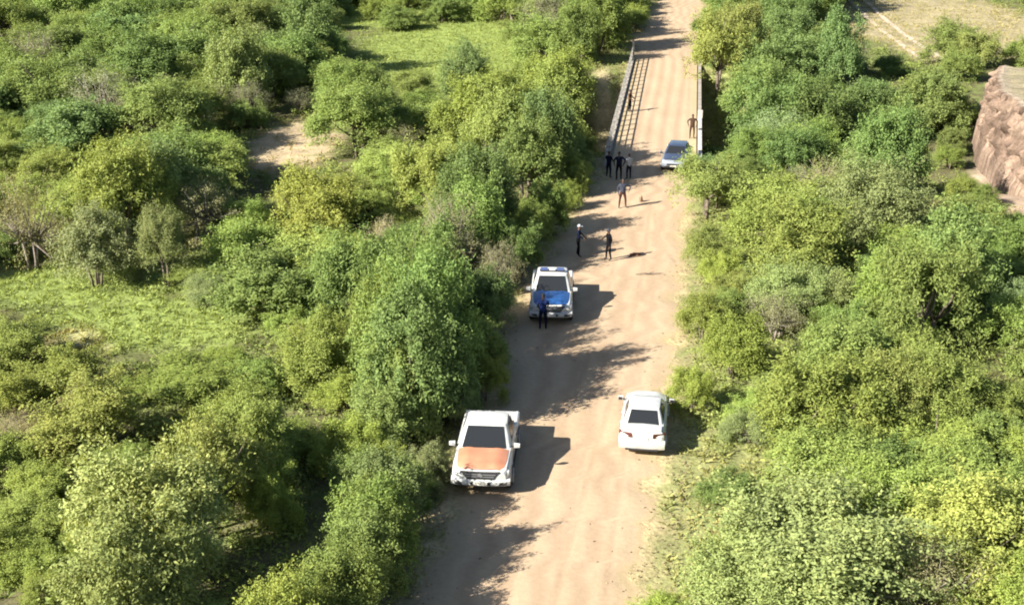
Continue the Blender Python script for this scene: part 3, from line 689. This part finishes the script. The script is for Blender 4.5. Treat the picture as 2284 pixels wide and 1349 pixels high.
gv = spread('gravel', [stone_proto(s+90) for s in range(5)], x, y, np.float64(.012), .042, np.repeat(np.array([[.34, .26, .18]]), len(x), 0)*(.6+.7*rng.random((len(x), 1))), 'loose stones scattered along the road edges', 'gravel')
gv.location.z = .05

# ================================================================== vehicles (local +y is forward)
M_WHITE = simple('white_car_paint', (.52, .525, .51), .35, coat=.45, noise=.22, nscale=2.5)
M_SILVER = simple('silver_car_paint', (.30, .33, .38), .3, metal=.35, coat=.5, noise=.10, nscale=2.5)
M_SLATE = simple('slate_blue_paint', (.04, .055, .095), .25, coat=.7, noise=.08)
M_ORANGE = simple('orange_bonnet_paint', (.46, .20, .115), .42, coat=.35, noise=.2, nscale=2.2)
M_BLUE = simple('blue_bonnet_paint', (.018, .068, .21), .28, coat=.6, noise=.08, nscale=2.2)
M_GLASS = simple('dark_car_glass', (.018, .020, .022), .14, spec=.5)
M_RUBBER = simple('dusty_tyre', (.055, .05, .045), .9, noise=.3)
M_PLASTIC = simple('black_trim', (.022, .022, .024), .55, noise=.2)
M_RIM = simple('alloy_rim', (.45, .45, .46), .35, metal=.7)
M_LAMP = simple('clear_headlamp', (.62, .65, .68), .12, spec=.9, coat=1)
M_TAIL = simple('red_tail_lamp', (.07, .010, .010), .15, spec=.8, coat=1)
M_PLATE = simple('number_plate', (.62, .60, .52), .5)
M_BLUELAMP = simple('blue_beacon', (.05, .08, .22), .15, spec=.8, coat=1)
M_SEAT = simple('seat_fabric', (.05, .05, .055), .9)

def section(w, z0, zs, zt, wt, y, crown=.03):
    """closed ring of a body section at y: sill, flank, shoulder, top"""
    h = [(w*.86, z0), (w*.97, z0+.07), (w, z0+(zs-z0)*.45), (w*.985, zs-.05), (w*.955, zs), (wt, zt), (wt*.55, zt+crown*.7), (0, zt+crown)]
    right = [Vector((a, y, z)) for a, z in h]; left = [Vector((-a, y, z)) for a, z in h[:-1]][::-1]
    return right+left
def ring_rect(y0, y1, hw0, hw1, z, rc=.10, crown=0):
    """rounded rectangle ring seen from above: y0 rear, y1 front, half widths rear/front"""
    P = []
    for (sx, yy, hw, oy) in ((1, y1, hw1, -1), (1, y0, hw0, 1), (-1, y0, hw0, 1), (-1, y1, hw1, -1)):
        a = [(hw-rc, yy), (hw-rc*.3, yy+oy*rc*.3), (hw, yy+oy*rc)]
        if (sx > 0) == (oy > 0): a = a[::-1]
        for q in a: P.append(Vector((sx*q[0], q[1], z)))
    return P
def panel(b, q, off=.012, th=.0):
    """a flat quad pushed outward by off along its normal"""
    q = [Vector(p) for p in q]; n = (q[1]-q[0]).cross(q[3]-q[0]).normalized()
    b.add([p+n*off for p in q], [(0, 1, 2, 3)])
def quad_between(a0, a1, b0, b1, u0, u1, v0, v1):
    """sub-quad of the bilinear patch a0-a1 (bottom) b0-b1 (top)"""
    f = lambda u, v: a0.lerp(a1, u).lerp(b0.lerp(b1, u), v)
    return [f(u0, v0), f(u1, v0), f(u1, v1), f(u0, v1)]
def wheel(parent, x, y, r, wd=.24):
    s = 1 if x > 0 else -1
    o = empty('wheel', (x, y, r), 0, parent)
    t = MB(); rings = []
    n = 22
    for off, rr in ((-wd/2, r*.68), (-wd/2, r*.93), (-wd*.36, r), (wd*.36, r), (wd/2, r*.93), (wd/2, r*.68)):
        rings.append([Vector((off, rr*math.cos(2*math.pi*j/n), rr*math.sin(2*math.pi*j/n))) for j in range(n)])
    t.loft(rings, caps=True); t.build('tyre', M_RUBBER, o, 40)
    b = MB(); b.disc((s*(wd/2-.01), 0, 0), r*.66, .04, n=20)
    for k in range(5):
        a = 2*math.pi*k/5; b.box((s*(wd/2+.012), r*.34*math.cos(a), r*.34*math.sin(a)), (.03, r*.62, r*.15), Matrix.Rotation(a, 3, 'X'))
    b.disc((s*(wd/2+.015), 0, 0), r*.16, .05, n=12); b.build('rim', M_RIM, o, 30)
def arch(parent, x, y, r, m):
    """flared arch lip above a wheel"""
    b = MB(); s = 1 if x > 0 else -1; n = 14; rings = []
    for k in range(n+1):
        a = math.pi*(-.02+1.04*k/n); rings.append([Vector((x+s*dx, y+rr*math.cos(a), r*.98+rr*math.sin(a))) for dx, rr in ((-.10, r*1.12), (.018, r*1.12), (.022, r*1.2), (-.10, r*1.26))])
    b.loft(rings); b.build('wheel_arch', m, parent, 40)
    d = MB(); d.disc((x-s*.02, y, r*1.02), r*1.13, .03, n=24); d.build('wheel_well', M_PLASTIC, parent, 30)
def mirror(parent, x, y, z, m):
    s = 1 if x > 0 else -1
    b = MB(); b.loft([[Vector((x+s*(.05+i*.19), y+dy*(1-.25*i), z+dz*(1-.2*i))) for dy, dz in ((-.05, -.08), (.06, -.07), (.07, .06), (.02, .10), (-.05, .09))] for i in (0, .4, .8, 1)])
    o = b.build('door_mirror', m, parent, 40)
    MB().box((x+s*.03, y, z-.05), (.12, .06, .05)).build('mirror_stalk', M_PLASTIC, o)
    MB().box((x+s*.15, y-.062, z), (.15, .012, .12)).build('mirror_glass', M_GLASS, o, 0)
def greenhouse(parent, paint, zb, zt, yb0, yb1, yt0, yt1, wb0, wb1, wt, screens, sides, inset=.05):
    """cab or cabin: painted shell with glass panes set on it. yb0/yb1 base rear/front, yt0/yt1 roof rear/front"""
    base = ring_rect(yb0, yb1, wb0, wb1, zb, .10); top = ring_rect(yt0, yt1, wt*.97, wt, zt, .12)
    mid = [a.lerp(c, .55)+Vector((0.02*(1 if a.x > 0 else -1), 0, 0)) for a, c in zip(base, top)]
    t2 = [Vector((p.x*.82, (p.y-(yt0+yt1)/2)*.86+(yt0+yt1)/2, zt+.035)) for p in top]
    t3 = [Vector((p.x*.4, (p.y-(yt0+yt1)/2)*.5+(yt0+yt1)/2, zt+.05)) for p in top]
    sh = MB().loft([base, base and mid, top]).build('cab', paint, parent, 35)
    rf = MB().loft([top, t2, t3]).build('roof', paint, parent, 50)
    B = lambda x, y: Vector((x, y, zb)); Tt = lambda x, y: Vector((x, y, zt))
    out = []
    if 'front' in screens:
        b = MB(); q = quad_between(B(wb1-.02, yb1+.005), B(-wb1+.02, yb1+.005), Tt(wt-.03, yt1+.005), Tt(-wt+.03, yt1+.005), .06, .94, .06, .93); panel(b, q, -.02 if False else .02); out.append(b.build('windscreen', M_GLASS, parent, 0))
    if 'rear' in screens:
        b = MB(); q = quad_between(B(-wb0+.02, yb0-.005), B(wb0-.02, yb0-.005), Tt(-wt+.03, yt0-.005), Tt(wt-.03, yt0-.005), .08, .92, .10, .90); panel(b, q, .02); out.append(b.build('rear_window', M_GLASS, parent, 0))
    for s in (-1, 1):
        for u0, u1 in sides:
            if s > 0: q = quad_between(B(wb0, yb0), B(wb1, yb1), Tt(wt, yt0), Tt(wt, yt1), u0, u1, .10, .88)
            else: q = quad_between(B(-wb1, yb1), B(-wb0, yb0), Tt(-wt, yt1), Tt(-wt, yt0), 1-u1, 1-u0, .10, .88)
            b = MB(); panel(b, q, .026); b.build('side_window', M_GLASS, parent, 0)
    return sh, rf
def pickup(loc, rz, bonnet_mat, label, cat, beacon):
    o = empty('pickup_truck', loc, rz); tag(o, label, cat, 'pickups on the road')
    P = M_WHITE
    # front body and cab floor
    st = [(2.63,.55,.52,.74,.80,.50),(2.58,.80,.42,.84,.90,.70),(2.42,.90,.38,.94,1.00,.80),(2.05,.925,.36,1.0,1.05,.82),(1.35,.93,.36,1.05,1.11,.84),(1.15,.93,.36,1.06,1.12,.86),(-.85,.93,.38,1.08,1.12,.86),(-.95,.93,.40,1.08,1.12,.86)]
    MB().loft([section(w_, z0, zs, zt, wt, y) for y, w_, z0, zs, zt, wt in st]).build('body', P, o, 32)
    # bonnet panel with two ribs, lying just proud of the body
    rows = []
    for y, zt, hw in ((2.50, .965, .66), (2.40, 1.035, .74), (2.05, 1.095, .78), (1.6, 1.135, .80), (1.24, 1.165, .80)):
        rows.append([Vector((hw*t, y+.05*(1-t*t), zt+.045*(1-t*t)+(.022 if abs(abs(t)-.55) < .2 else 0)-(.03 if abs(t) > .95 else 0))) for t in np.linspace(-1, 1, 13)])
    b = MB(); V = [p for r_ in rows for p in r_]; n = 13
    b.add(V, [(i*n+j, i*n+j+1, (i+1)*n+j+1, (i+1)*n+j) for i in range(4) for j in range(12)]); b.build('bonnet', bonnet_mat, o, 40)
    MB().loft([[Vector((x, y+k, z)) for x, y, z in ((-.42, 2.66, .68), (.42, 2.66, .68), (.62, 2.60, .93), (-.62, 2.60, .93))] for k in (-.1, .01)]).build('grille', M_PLASTIC, o)
    g = MB()
    for k in range(2): g.box((0, 2.672-.016*k, .77+.075*k), (.86+.1*k, .02, .026))
    g.build('grille_bar', M_RIM, o); MB().disc((0, 2.675, .82), .075, .03, n=14, axis='y').build('badge', M_RIM, o)
    bm_ = MB(); bm_.loft([[Vector((x, y, z)) for y, z in ((2.66-.16*abs(x)**3, .40), (2.72-.16*abs(x)**3, .47), (2.72-.16*abs(x)**3, .60), (2.64-.16*abs(x)**3, .66), (2.4, .66), (2.4, .40))] for x in np.linspace(-.93, .93, 11)]); bm_.build('front_bumper', P, o, 40)
    MB().box((0, 2.725, .53), (.62, .02, .10)).build('lower_intake', M_PLASTIC, o); MB().box((0, 2.742, .53), (.44, .012, .11)).build('number_plate', M_PLATE, o)
    for s in (-1, 1):
        MB().loft([[Vector((s*x, y, z)) for x, y, z in ((.54, 2.615-k, .75+k*.2), (.86, 2.50-k, .79+k*.2), (.885, 2.44-k, .93+k*.2), (.58, 2.56-k, .91+k*.2))] for k in (0, .06)][::-1]).build('headlight', M_LAMP, o, 30)
        MB().loft([[Vector((s*x, y+k, z)) for x, y, z in ((.56, 2.70, .46), (.80, 2.64, .47), (.86, 2.60, .60), (.62, 2.69, .56))] for k in (-.06, .012)]).build('fog_light', M_PLASTIC, o)
        mirror(o, s*.90, 1.0, 1.20, P)
        for yy in (1.02, .10): MB().box((s*.938, yy-.62, .92), (.03, .17, .035)).build('door_handle', M_PLASTIC, o)
        for yy in (1.12, .14, -.80): MB().box((s*.929, yy, .78), (.012, .014, .56)).build('door_seam', M_PLASTIC, o)
        MB().box((s*.90, .1, .36), (.12, 1.9, .05)).build('side_step', M_PLASTIC, o)
    greenhouse(o, P, 1.10, 1.70, -.88, 1.20, -.72, .38, .84, .84, .67, ('front', 'rear'), ((.10, .36), (.42, .70)))
    # load bed: floor, walls, tailgate
    MB().box((0, -1.60, .62), (1.72, 1.30, .06)).build('bed_floor', M_PLASTIC, o)
    for s in (-1, 1):
        MB().loft([[Vector((s*x, y, z)) for x, z in ((.84, .42), (.92, .46), (.935, .80), (.92, .98), (.87, 1.01), (.80, 1.0), (.80, .6))] for y in (-2.28, -2.20, -1.55, -.97)]).build('bed_side', P, o, 35)
    MB().box((0, -.99, .79), (1.62, .05, .43)).build('bed_front', P, o); MB().box((0, -2.25, .77), (1.62, .07, .44)).build('tailgate', P, o)
    MB().box((0, -2.36, .48), (1.7, .16, .16)).build('rear_bumper', M_PLASTIC, o)
    MB().box((0, -1.60, .66), (1.4, .9, .05)).build('bed_mat', M_PLASTIC, o)
    for s in (-1, 1):
        MB().box((s*.86, -2.30, .80), (.10, .06, .30)).build('tail_light', M_TAIL, o)
        for yy in (1.68, -1.42):
            arch(o, s*.92, yy, .385, P); wheel(o, s*.83, yy, .385, .26)
    if beacon:
        lb = MB(); lb.box((0, .02, 1.80), (1.12, .24, .05)); bb = lb.build('light_bar', M_PLASTIC, o)
        for s in (-1, 1): MB().box((s*.36, .02, 1.865), (.36, .20, .085), taper=.86).build('beacon', M_BLUELAMP, bb)
        MB().box((0, .02, 1.865), (.28, .18, .08), taper=.9).build('beacon_centre', M_LAMP, bb)
        MB().box((0, 1.75, 1.20), (.02, .02, .01)).build('washer_nozzle', M_PLASTIC, o)
    for s in (-.32, .25): MB().box((s, 1.15, 1.19), (.52, .025, .02), Matrix.Rotation(R(6), 3, 'Z')).build('wiper', M_PLASTIC, o)
    return o
def saloon(loc, rz, paint, label, hatch=False, L=4.4, bonnet=None, cabin=None):
    o = empty('sedan_car' if not hatch else 'hatchback_car', loc, rz); tag(o, label, 'car')
    f = L/2
    if hatch:
        st = [(f,.45,.42,.58,.62,.40),(f-.05,.70,.34,.66,.70,.60),(f-.25,.81,.26,.76,.82,.70),(f-.7,.845,.22,.84,.92,.74),(f-1.2,.85,.22,.90,.98,.76),(0,.855,.22,.93,.98,.77),(-f+.5,.85,.24,.95,1.0,.76),(-f+.16,.82,.28,.94,1.0,.74),(-f,.72,.38,.86,.92,.66)]
    else:
        st = [(f,.45,.42,.58,.62,.40),(f-.05,.70,.34,.66,.70,.60),(f-.25,.81,.26,.74,.80,.70),(f-.7,.845,.22,.82,.89,.74),(f-1.25,.85,.22,.88,.95,.76),(0,.86,.22,.92,.96,.77),(-f+1.0,.855,.24,.95,.99,.76),(-f+.35,.845,.26,.96,1.02,.74),(-f+.08,.80,.30,.93,1.0,.70),(-f,.70,.36,.80,.86,.62)]
    MB().loft([section(w_, z0, zs, zt, wt, y) for y, w_, z0, zs, zt, wt in st]).build('body', paint, o, 32)
    if hatch: greenhouse(o, cabin or paint, .96, 1.45, -f+.22, f-1.05, -f+.62, f-1.85, .74, .75, .58, ('front', 'rear'), ((.12, .36), (.40, .70)))
    else: greenhouse(o, paint, .95, 1.42, -f+.62, f-1.20, -f+1.28, f-1.95, .73, .75, .58, ('front', 'rear'), ((.16, .40), (.44, .72)))
    b = MB(); rows = []
    for y, zt, hw in ((f-.20, .835 if not hatch else .85, .60), (f-.7, .935 if not hatch else .965, .69), (f-1.18, .99 if not hatch else 1.02, .71)):
        rows.append([Vector((hw*t, y+.06*(1-t*t), zt+.035*(1-t*t)+(.015 if abs(abs(t)-.6) < .15 else 0)-(.03 if abs(t) > .95 else 0))) for t in np.linspace(-1, 1, 11)])
    V = [p for r_ in rows for p in r_]; n = 11; b.add(V, [(i*n+j, i*n+j+1, (i+1)*n+j+1, (i+1)*n+j) for i in range(2) for j in range(10)]); b.build('bonnet', bonnet or paint, o, 40)
    MB().box((0, f+.005, .56), (.80, .05, .12)).build('grille', M_PLASTIC, o)
    MB().box((0, f-.01, .40), (1.1, .06, .10)).build('lower_intake', M_PLASTIC, o)
    MB().box((0, f+.03, .47), (.44, .012, .10)).build('number_plate', M_PLATE, o)
    for s in (-1, 1):
        MB().loft([[Vector((s*x, y-k, z)) for x, y, z in ((.46, f-.03, .58), (.76, f-.16, .62), (.79, f-.22, .75), (.50, f-.10, .70))] for k in (0, .05)][::-1]).build('headlight', M_LAMP, o, 30)
        mirror(o, s*.84, f-1.35, 1.02, paint)
        for yy in (f-1.45, f-2.45, -f+.95): MB().box((s*.862, yy, .62), (.012, .014, .5)).build('door_seam', M_PLASTIC, o)
        for yy in (f-2.25, f-3.15): MB().box((s*.868, yy, .80), (.03, .16, .03)).build('door_handle', paint, o)
        for yy in (f-.82, -f+.80): arch(o, s*.845, yy, .32, paint); wheel(o, s*.765, yy, .32, .21)
        zt_ = .90 if not hatch else .93
        MB().loft([[Vector((s*x, y+k, z)) for x, y, z in ((.38, -f-.05, zt_-.13), (.74, -f+.02, zt_-.13), (.855, -f+.20, zt_-.07), (.845, -f+.22, zt_+.05), (.72, -f+.02, zt_+.055), (.40, -f-.035, zt_+.03))] for k in (0, .06)]).build('tail_light', M_TAIL, o, 30)
    b = MB(); b.loft([[Vector((x, y, z)) for y, z in ((-f-.02+.13*abs(x)**3, .27), (-f-.09+.13*abs(x)**3, .36), (-f-.09+.13*abs(x)**3, .58), (-f-.02+.13*abs(x)**3, .64), (-f+.2, .64), (-f+.2, .27))] for x in np.linspace(-.84, .84, 11)]); b.build('rear_bumper', paint, o, 40)
    MB().box((0, -f-.03, .73), (.46, .012, .11)).build('number_plate', M_PLATE, o)
    if not hatch: MB().box((0, -f+.30, 1.055), (1.38, .48, .012)).build('boot_lid', paint, o)
    MB().box((0, -f-.035, .28), (1.2, .08, .06)).build('rear_skirt', M_PLASTIC, o)
    return o
def park(px, py, az, half, front):
    """centre of a vehicle whose front (or rear) edge touches the ground at the photo point; az = heading clockwise from straight away"""
    p = at(px, py, .02); d = Vector((math.sin(R(az)), math.cos(R(az)), 0))
    c = p-d*half if front else p+d*half
    return (c.x, c.y, .015), -R(az)
SQ = (1, .90, .95)
loc, rz = park(1071, 1108, 184.5, 2.45, True)
pickup(loc, rz, M_ORANGE, 'white double-cab pickup with an orange bonnet, front facing down the photo', 'pickup', False).scale = (1.05, .90, .95)
loc, rz = park(1228, 727, 183.0, 2.45, True)
pickup(loc, rz, M_BLUE, 'white police-style pickup with a blue bonnet and roof light bar', 'pickup', True).scale = SQ
loc, rz = park(1430, 1018, 8.5, 1.95, False)
saloon(loc, rz, M_WHITE, 'white sedan seen from behind at the right edge of the road').scale = (.95, .85, .93)
loc, rz = park(1500, 386, 194, 1.75, True)
saloon(loc, rz, M_SILVER, bonnet=M_SLATE, cabin=M_SLATE, label='silver hatchback facing the camera where the road meets the bridge', hatch=True, L=4.0).scale = (.93, .86, .92)

# ================================================================== people
M_SKIN = simple('brown_skin', (.10, .055, .035), .55, noise=.1)
M_HAIR = simple('black_hair', (.012, .010, .009), .8)
M_SHOE = simple('black_boots', (.02, .018, .016), .6)
def cloth(name, c): return simple(name, c, .95, spec=.05, noise=.25, nscale=12)
def person(px, py, face, label, top, legs, h=1.72, arms=((.30, .02, -.42), (.30, .02, -.42)), stance=.13, step=0, cap=None, sleeves=True, lean=0):
    """face: direction looked at, degrees clockwise from straight away. arms: elbow-to-hand layout per side as (out, forward, down) of the hand from the shoulder"""
    p = at(px, py, .02)
    o = empty('person', (p.x, p.y, .02), -R(face)); tag(o, label, 'person', 'people standing on the road')
    h *= .94; s = h/1.72; V = []; E = []; rad = []; seg = []
    def v(x, y, z, r): V.append((x*s, y*s, z*s)); rad.append(r*s); return len(V)-1
    def e(a, b_, m): E.append((a, b_)); seg.append((a, b_, m))
    pel = v(0, 0, .93, .135); wst = v(0, .01+lean*.3, 1.08, .125); che = v(0, .01+lean*.8, 1.28, .15); nek = v(0, lean, 1.43, .075); hd0 = v(0, .01+lean, 1.50, .058); hd1 = v(0, .02+lean, 1.60, .085)
    e(pel, wst, 1); e(wst, che, 1); e(che, nek, 1); e(nek, hd0, 0); e(hd0, hd1, 0)
    for sd in (-1, 1):
        hip = v(sd*.095, 0, .88, .098); kn = v(sd*(.07+stance*.5), .03+sd*step*.4, .48, .066); an = v(sd*stance, -.01+sd*step, .085, .045); toe = v(sd*(stance+.03), .14+sd*step, .035, .036)
        e(pel, hip, 2); e(hip, kn, 2); e(kn, an, 2); e(an, toe, 3)
        shl = v(sd*.185, lean*.9, 1.385, .068); ox, oy, oz = arms[0 if sd < 0 else 1]
        ex, ey, ez = sd*(.185+ox*.62+.03), lean*.9+oy*.25-.05, 1.385+oz*.52
        wx, wy, wz = sd*(.185+ox*.45), lean*.9+oy, 1.385+oz*1.28
        el = v(ex, ey, ez, .046); wr = v(wx, wy, wz, .032); dv = Vector((wx-ex, wy-ey, wz-ez)).normalized()
        pm = v(wx+dv.x*.07, wy+dv.y*.07, wz+dv.z*.07, .034)
        e(che, shl, 1); e(shl, el, 1 if True else 0); e(el, wr, 1 if sleeves else 0); e(wr, pm, 0)
        sdv = dv.cross(Vector((sd, .2, 0))).normalized()
        for q in range(4):
            off = sdv*((q-1.5)*.021); ln = (.075, .085, .08, .062)[q]
            f1 = v(wx+dv.x*.10+off.x, wy+dv.y*.10+off.y, wz+dv.z*.10+off.z, .0095)
            f2 = v(wx+dv.x*(.10+ln*.6)+off.x*1.1, wy+dv.y*(.10+ln*.6)+off.y*1.1+.01, wz+dv.z*(.10+ln*.6)+off.z*1.1, .0085)
            f3 = v(wx+dv.x*(.10+ln)+off.x*1.1-sd*.012, wy+dv.y*(.10+ln)+off.y*1.1+.02, wz+dv.z*(.10+ln)+off.z*1.1, .007)
            e(pm, f1, 0); e(f1, f2, 0); e(f2, f3, 0)
        th = v(wx+dv.x*.045-sdv.x*.05, wy+dv.y*.045-sdv.y*.05+.01, wz+dv.z*.045-sdv.z*.05, .011); t2 = v(wx+dv.x*.085-sdv.x*.065, wy+dv.y*.085-sdv.y*.065+.02, wz+dv.z*.085-sdv.z*.065, .009)
        e(pm, th, 0); e(th, t2, 0)
    me = bpy.data.meshes.new('body'); me.from_pydata(V, E, []); tmp = bpy.data.objects.new('body_tmp', me); COL.objects.link(tmp)
    sk = tmp.modifiers.new('skin', 'SKIN'); sk.use_smooth_shade = True
    for i, r_ in enumerate(rad): me.skin_vertices[0].data[i].radius = (r_*(1.22 if i in (1, 2) else 1.1 if i == 0 else 1), r_*(.85 if i in (0, 1, 2) else 1))
    me.skin_vertices[0].data[0].use_root = True
    sub = tmp.modifiers.new('sub', 'SUBSURF'); sub.levels = 1; sub.render_levels = 1
    dg = bpy.context.evaluated_depsgraph_get(); nm = bpy.data.meshes.new_from_object(tmp.evaluated_get(dg)); bpy.data.objects.remove(tmp)
    # head with a face, joined to the same mesh
    bm = bmesh.new(); bm.from_mesh(nm); hc = Vector((0, .025+lean, 1.615))*s
    g = bmesh.ops.create_uvsphere(bm, u_segments=16, v_segments=12, radius=1)
    for vt in g['verts']:
        q = vt.co.copy(); jaw = 1-.22*max(0, -q.z); nose = .20*math.exp(-((q.x/.16)**2+((q.z+.12)/.22)**2)) if q.y > 0 else 0
        eye = -.07*math.exp(-(((abs(q.x)-.36)/.14)**2+((q.z-.05)/.12)**2)) if q.y > 0 else 0
        vt.co = hc+Vector((q.x*.076*jaw, (q.y*(.096+.0*jaw)+.1*(nose+eye))*1.0, q.z*.118))*s
    for sd in (-1, 1):
        g2 = bmesh.ops.create_icosphere(bm, subdivisions=1, radius=.03*s)
        for vt in g2['verts']: vt.co = hc+Vector((sd*.078*s, -.005*s, -.005*s))+Vector((vt.co.x*.4, vt.co.y*.7, vt.co.z*1.1))
    nm2 = bpy.data.meshes.new('body'); bm.to_mesh(nm2); bm.free(); bpy.data.meshes.remove(nm)
    for m in (M_SKIN, top, legs, M_SHOE): nm2.materials.append(m)
    A = np.array([V[a] for a, _, _ in seg]); Bq = np.array([V[b_] for _, b_, _ in seg]); km = [k for _, _, k in seg]; rr = np.array([(rad[a]+rad[b_])/2 for a, b_, _ in seg])
    for pl in nm2.polygons:
        c = np.array(pl.center); ab = Bq-A; t = np.clip(((c-A)*ab).sum(1)/(ab*ab).sum(1), 0, 1); d = np.linalg.norm(A+ab*t[:, None]-c, axis=1)/np.maximum(rr, .02)
        k = km[int(np.argmin(d))]
        if c[2] > 1.455*s: k = 0
        pl.material_index = k; pl.use_smooth = True
    link('body', nm2, o)
    # hair or cap
    b = MB(); rings = []
    for i in range(6):
        a = math.pi/2*i/5*1.02; zz = math.cos(a); q = max(math.sin(a), .02)
        rings.append([hc+Vector((.083*q*math.cos(t), .104*q*math.sin(t)-.012, .01+.125*zz-.0*q))*s for t in np.linspace(0, 2*math.pi, 15)[:-1]])
    b.loft(rings)
    if cap is not None:
        b.loft([[hc+Vector((x, y, z))*s for x, y, z in ((-.07, .08, .03), (.07, .08, .03), (.06, .17, .015), (-.06, .17, .015))], [hc+Vector((x, y, z))*s for x, y, z in ((-.07, .08, .042), (.07, .08, .042), (.06, .17, .027), (-.06, .17, .027))]])
        b.build('cap', cap, o, 50)
    else: b.build('hair', M_HAIR, o, 50)
    for sd in (-1, 1):
        MB().disc(hc+Vector((sd*.028, .088, .012))*s, .010*s, .008*s, n=8, axis='y').build('eye', M_HAIR, o)
    return o
T_NAVY = cloth('navy_cloth', (.009, .012, .03)); T_BLACK = cloth('black_cloth', (.007, .007, .009)); T_PALE = cloth('pale_shirt', (.34, .36, .40)); T_MAROON = cloth('reddish_brown_trousers', (.07, .032, .028)); T_BROWN = cloth('brown_cloth', (.065, .04, .028)); T_GREY = cloth('grey_blue_shirt', (.05, .056, .08)); T_DBLUE = cloth('dark_blue_uniform', (.02, .035, .12))
hang = ((.10, .05, -.43), (.10, .05, -.43)); front = ((.06, .26, -.28), (.06, .26, -.28)); hips = ((.22, .02, -.33), (.22, .02, -.33)); onef = ((.10, .05, -.43), (.05, .30, -.20)); outl = ((.38, .10, -.25), (.12, .04, -.43))
person(1211, 735, 0, 'person in dark blue standing before the blue-bonneted pickup, back to camera', T_DBLUE, T_NAVY, arms=front, h=1.76)
person(1289, 571, 100, 'person in dark clothes at the shadow edge, left of the two standing apart', T_NAVY, T_BLACK, arms=front, h=1.76, step=.06, lean=.03, cap=T_PALE)
person(1357, 580, 250, 'person in black on the sunlit road, right of the two standing apart', T_BLACK, T_BLACK, arms=onef, h=1.74, step=.08, cap=T_GREY)
person(1388, 463, 175, 'wide-stanced person in a grey shirt and reddish-brown trousers, arm held out', T_GREY, T_MAROON, arms=outl, h=1.78, stance=.20, step=.04)
person(1357, 396, 40, 'leftmost of the three dark-clothed people at the near bridge end', T_NAVY, T_NAVY, arms=front, h=1.72)
person(1380, 402, 350, 'tallest middle one of the three dark-clothed people near the railing', T_NAVY, T_BLACK, arms=hips, h=1.86)
person(1402, 400, 330, 'person in a pale shirt and dark trousers, rightmost of the trio', T_PALE, T_NAVY, arms=front, h=1.70)
person(1543, 309, 190, 'person in brown clothes on the bridge beside the right-hand railing', T_BROWN, T_BROWN, arms=hips, h=1.76)

person(1404, 250, 120, 'person in dark brown leaning by the left railing halfway along the bridge', T_BROWN, T_BLACK, arms=front, h=1.74)

# ================================================================== small things on the road
def lump(name, px, py, dims, rz, m, label, cat, seed, peak=1.0):
    r = np.random.default_rng(seed); p = at(px, py, .02); bm = bmesh.new(); bmesh.ops.create_icosphere(bm, subdivisions=3, radius=1)
    for vt in bm.verts:
        q = vt.co; k = 1+.22*math.sin(q.x*5+seed)*math.cos(q.y*4+seed*2)+.14*math.sin(q.z*7+q.x*3)
        vt.co = Vector((q.x*dims[0]*k, q.y*dims[1]*k, max(q.z, -.35)*dims[2]*k*peak))
    me = bpy.data.meshes.new(name); bm.to_mesh(me); bm.free(); me.shade_smooth(); me.materials.append(m)
    o = link(name, me, None, (p.x, p.y, dims[2]*.3)); o.rotation_euler = (0, 0, rz); return tag(o, label, cat)
M_CLOTHB = cloth('reddish_brown_cloth', (.17, .085, .055)); M_STONE = simple('brown_stone', (.20, .13, .085), .9, noise=.4, nscale=8)
lump('cloth_bundle', 1416, 569, (.30, .13, .11), .2, M_CLOTHB, 'reddish-brown bundle lying on the road right of the person in black', 'bundle', 3)
lump('stone', 1430, 449, (.11, .10, .26), .4, M_STONE, 'small upright brown stone right of the wide-stanced person', 'stone', 5)
b = MB(); p = at(1446, 612, .03)
b.tube([(-.62, -.06, .03), (-.2, .03, .05), (.15, .0, .04), (.7, .08, .05)], [.015, .028, .03, .012], 6); b.tube([(.0, .02, .045), (.2, .16, .05), (.32, .2, .06)], [.02, .014, .006], 5)
o = b.build('fallen_branch', M_BARK, None, 50, p); tag(o, 'thin fallen branch on the road beyond the blue-bonneted pickup', 'branch')
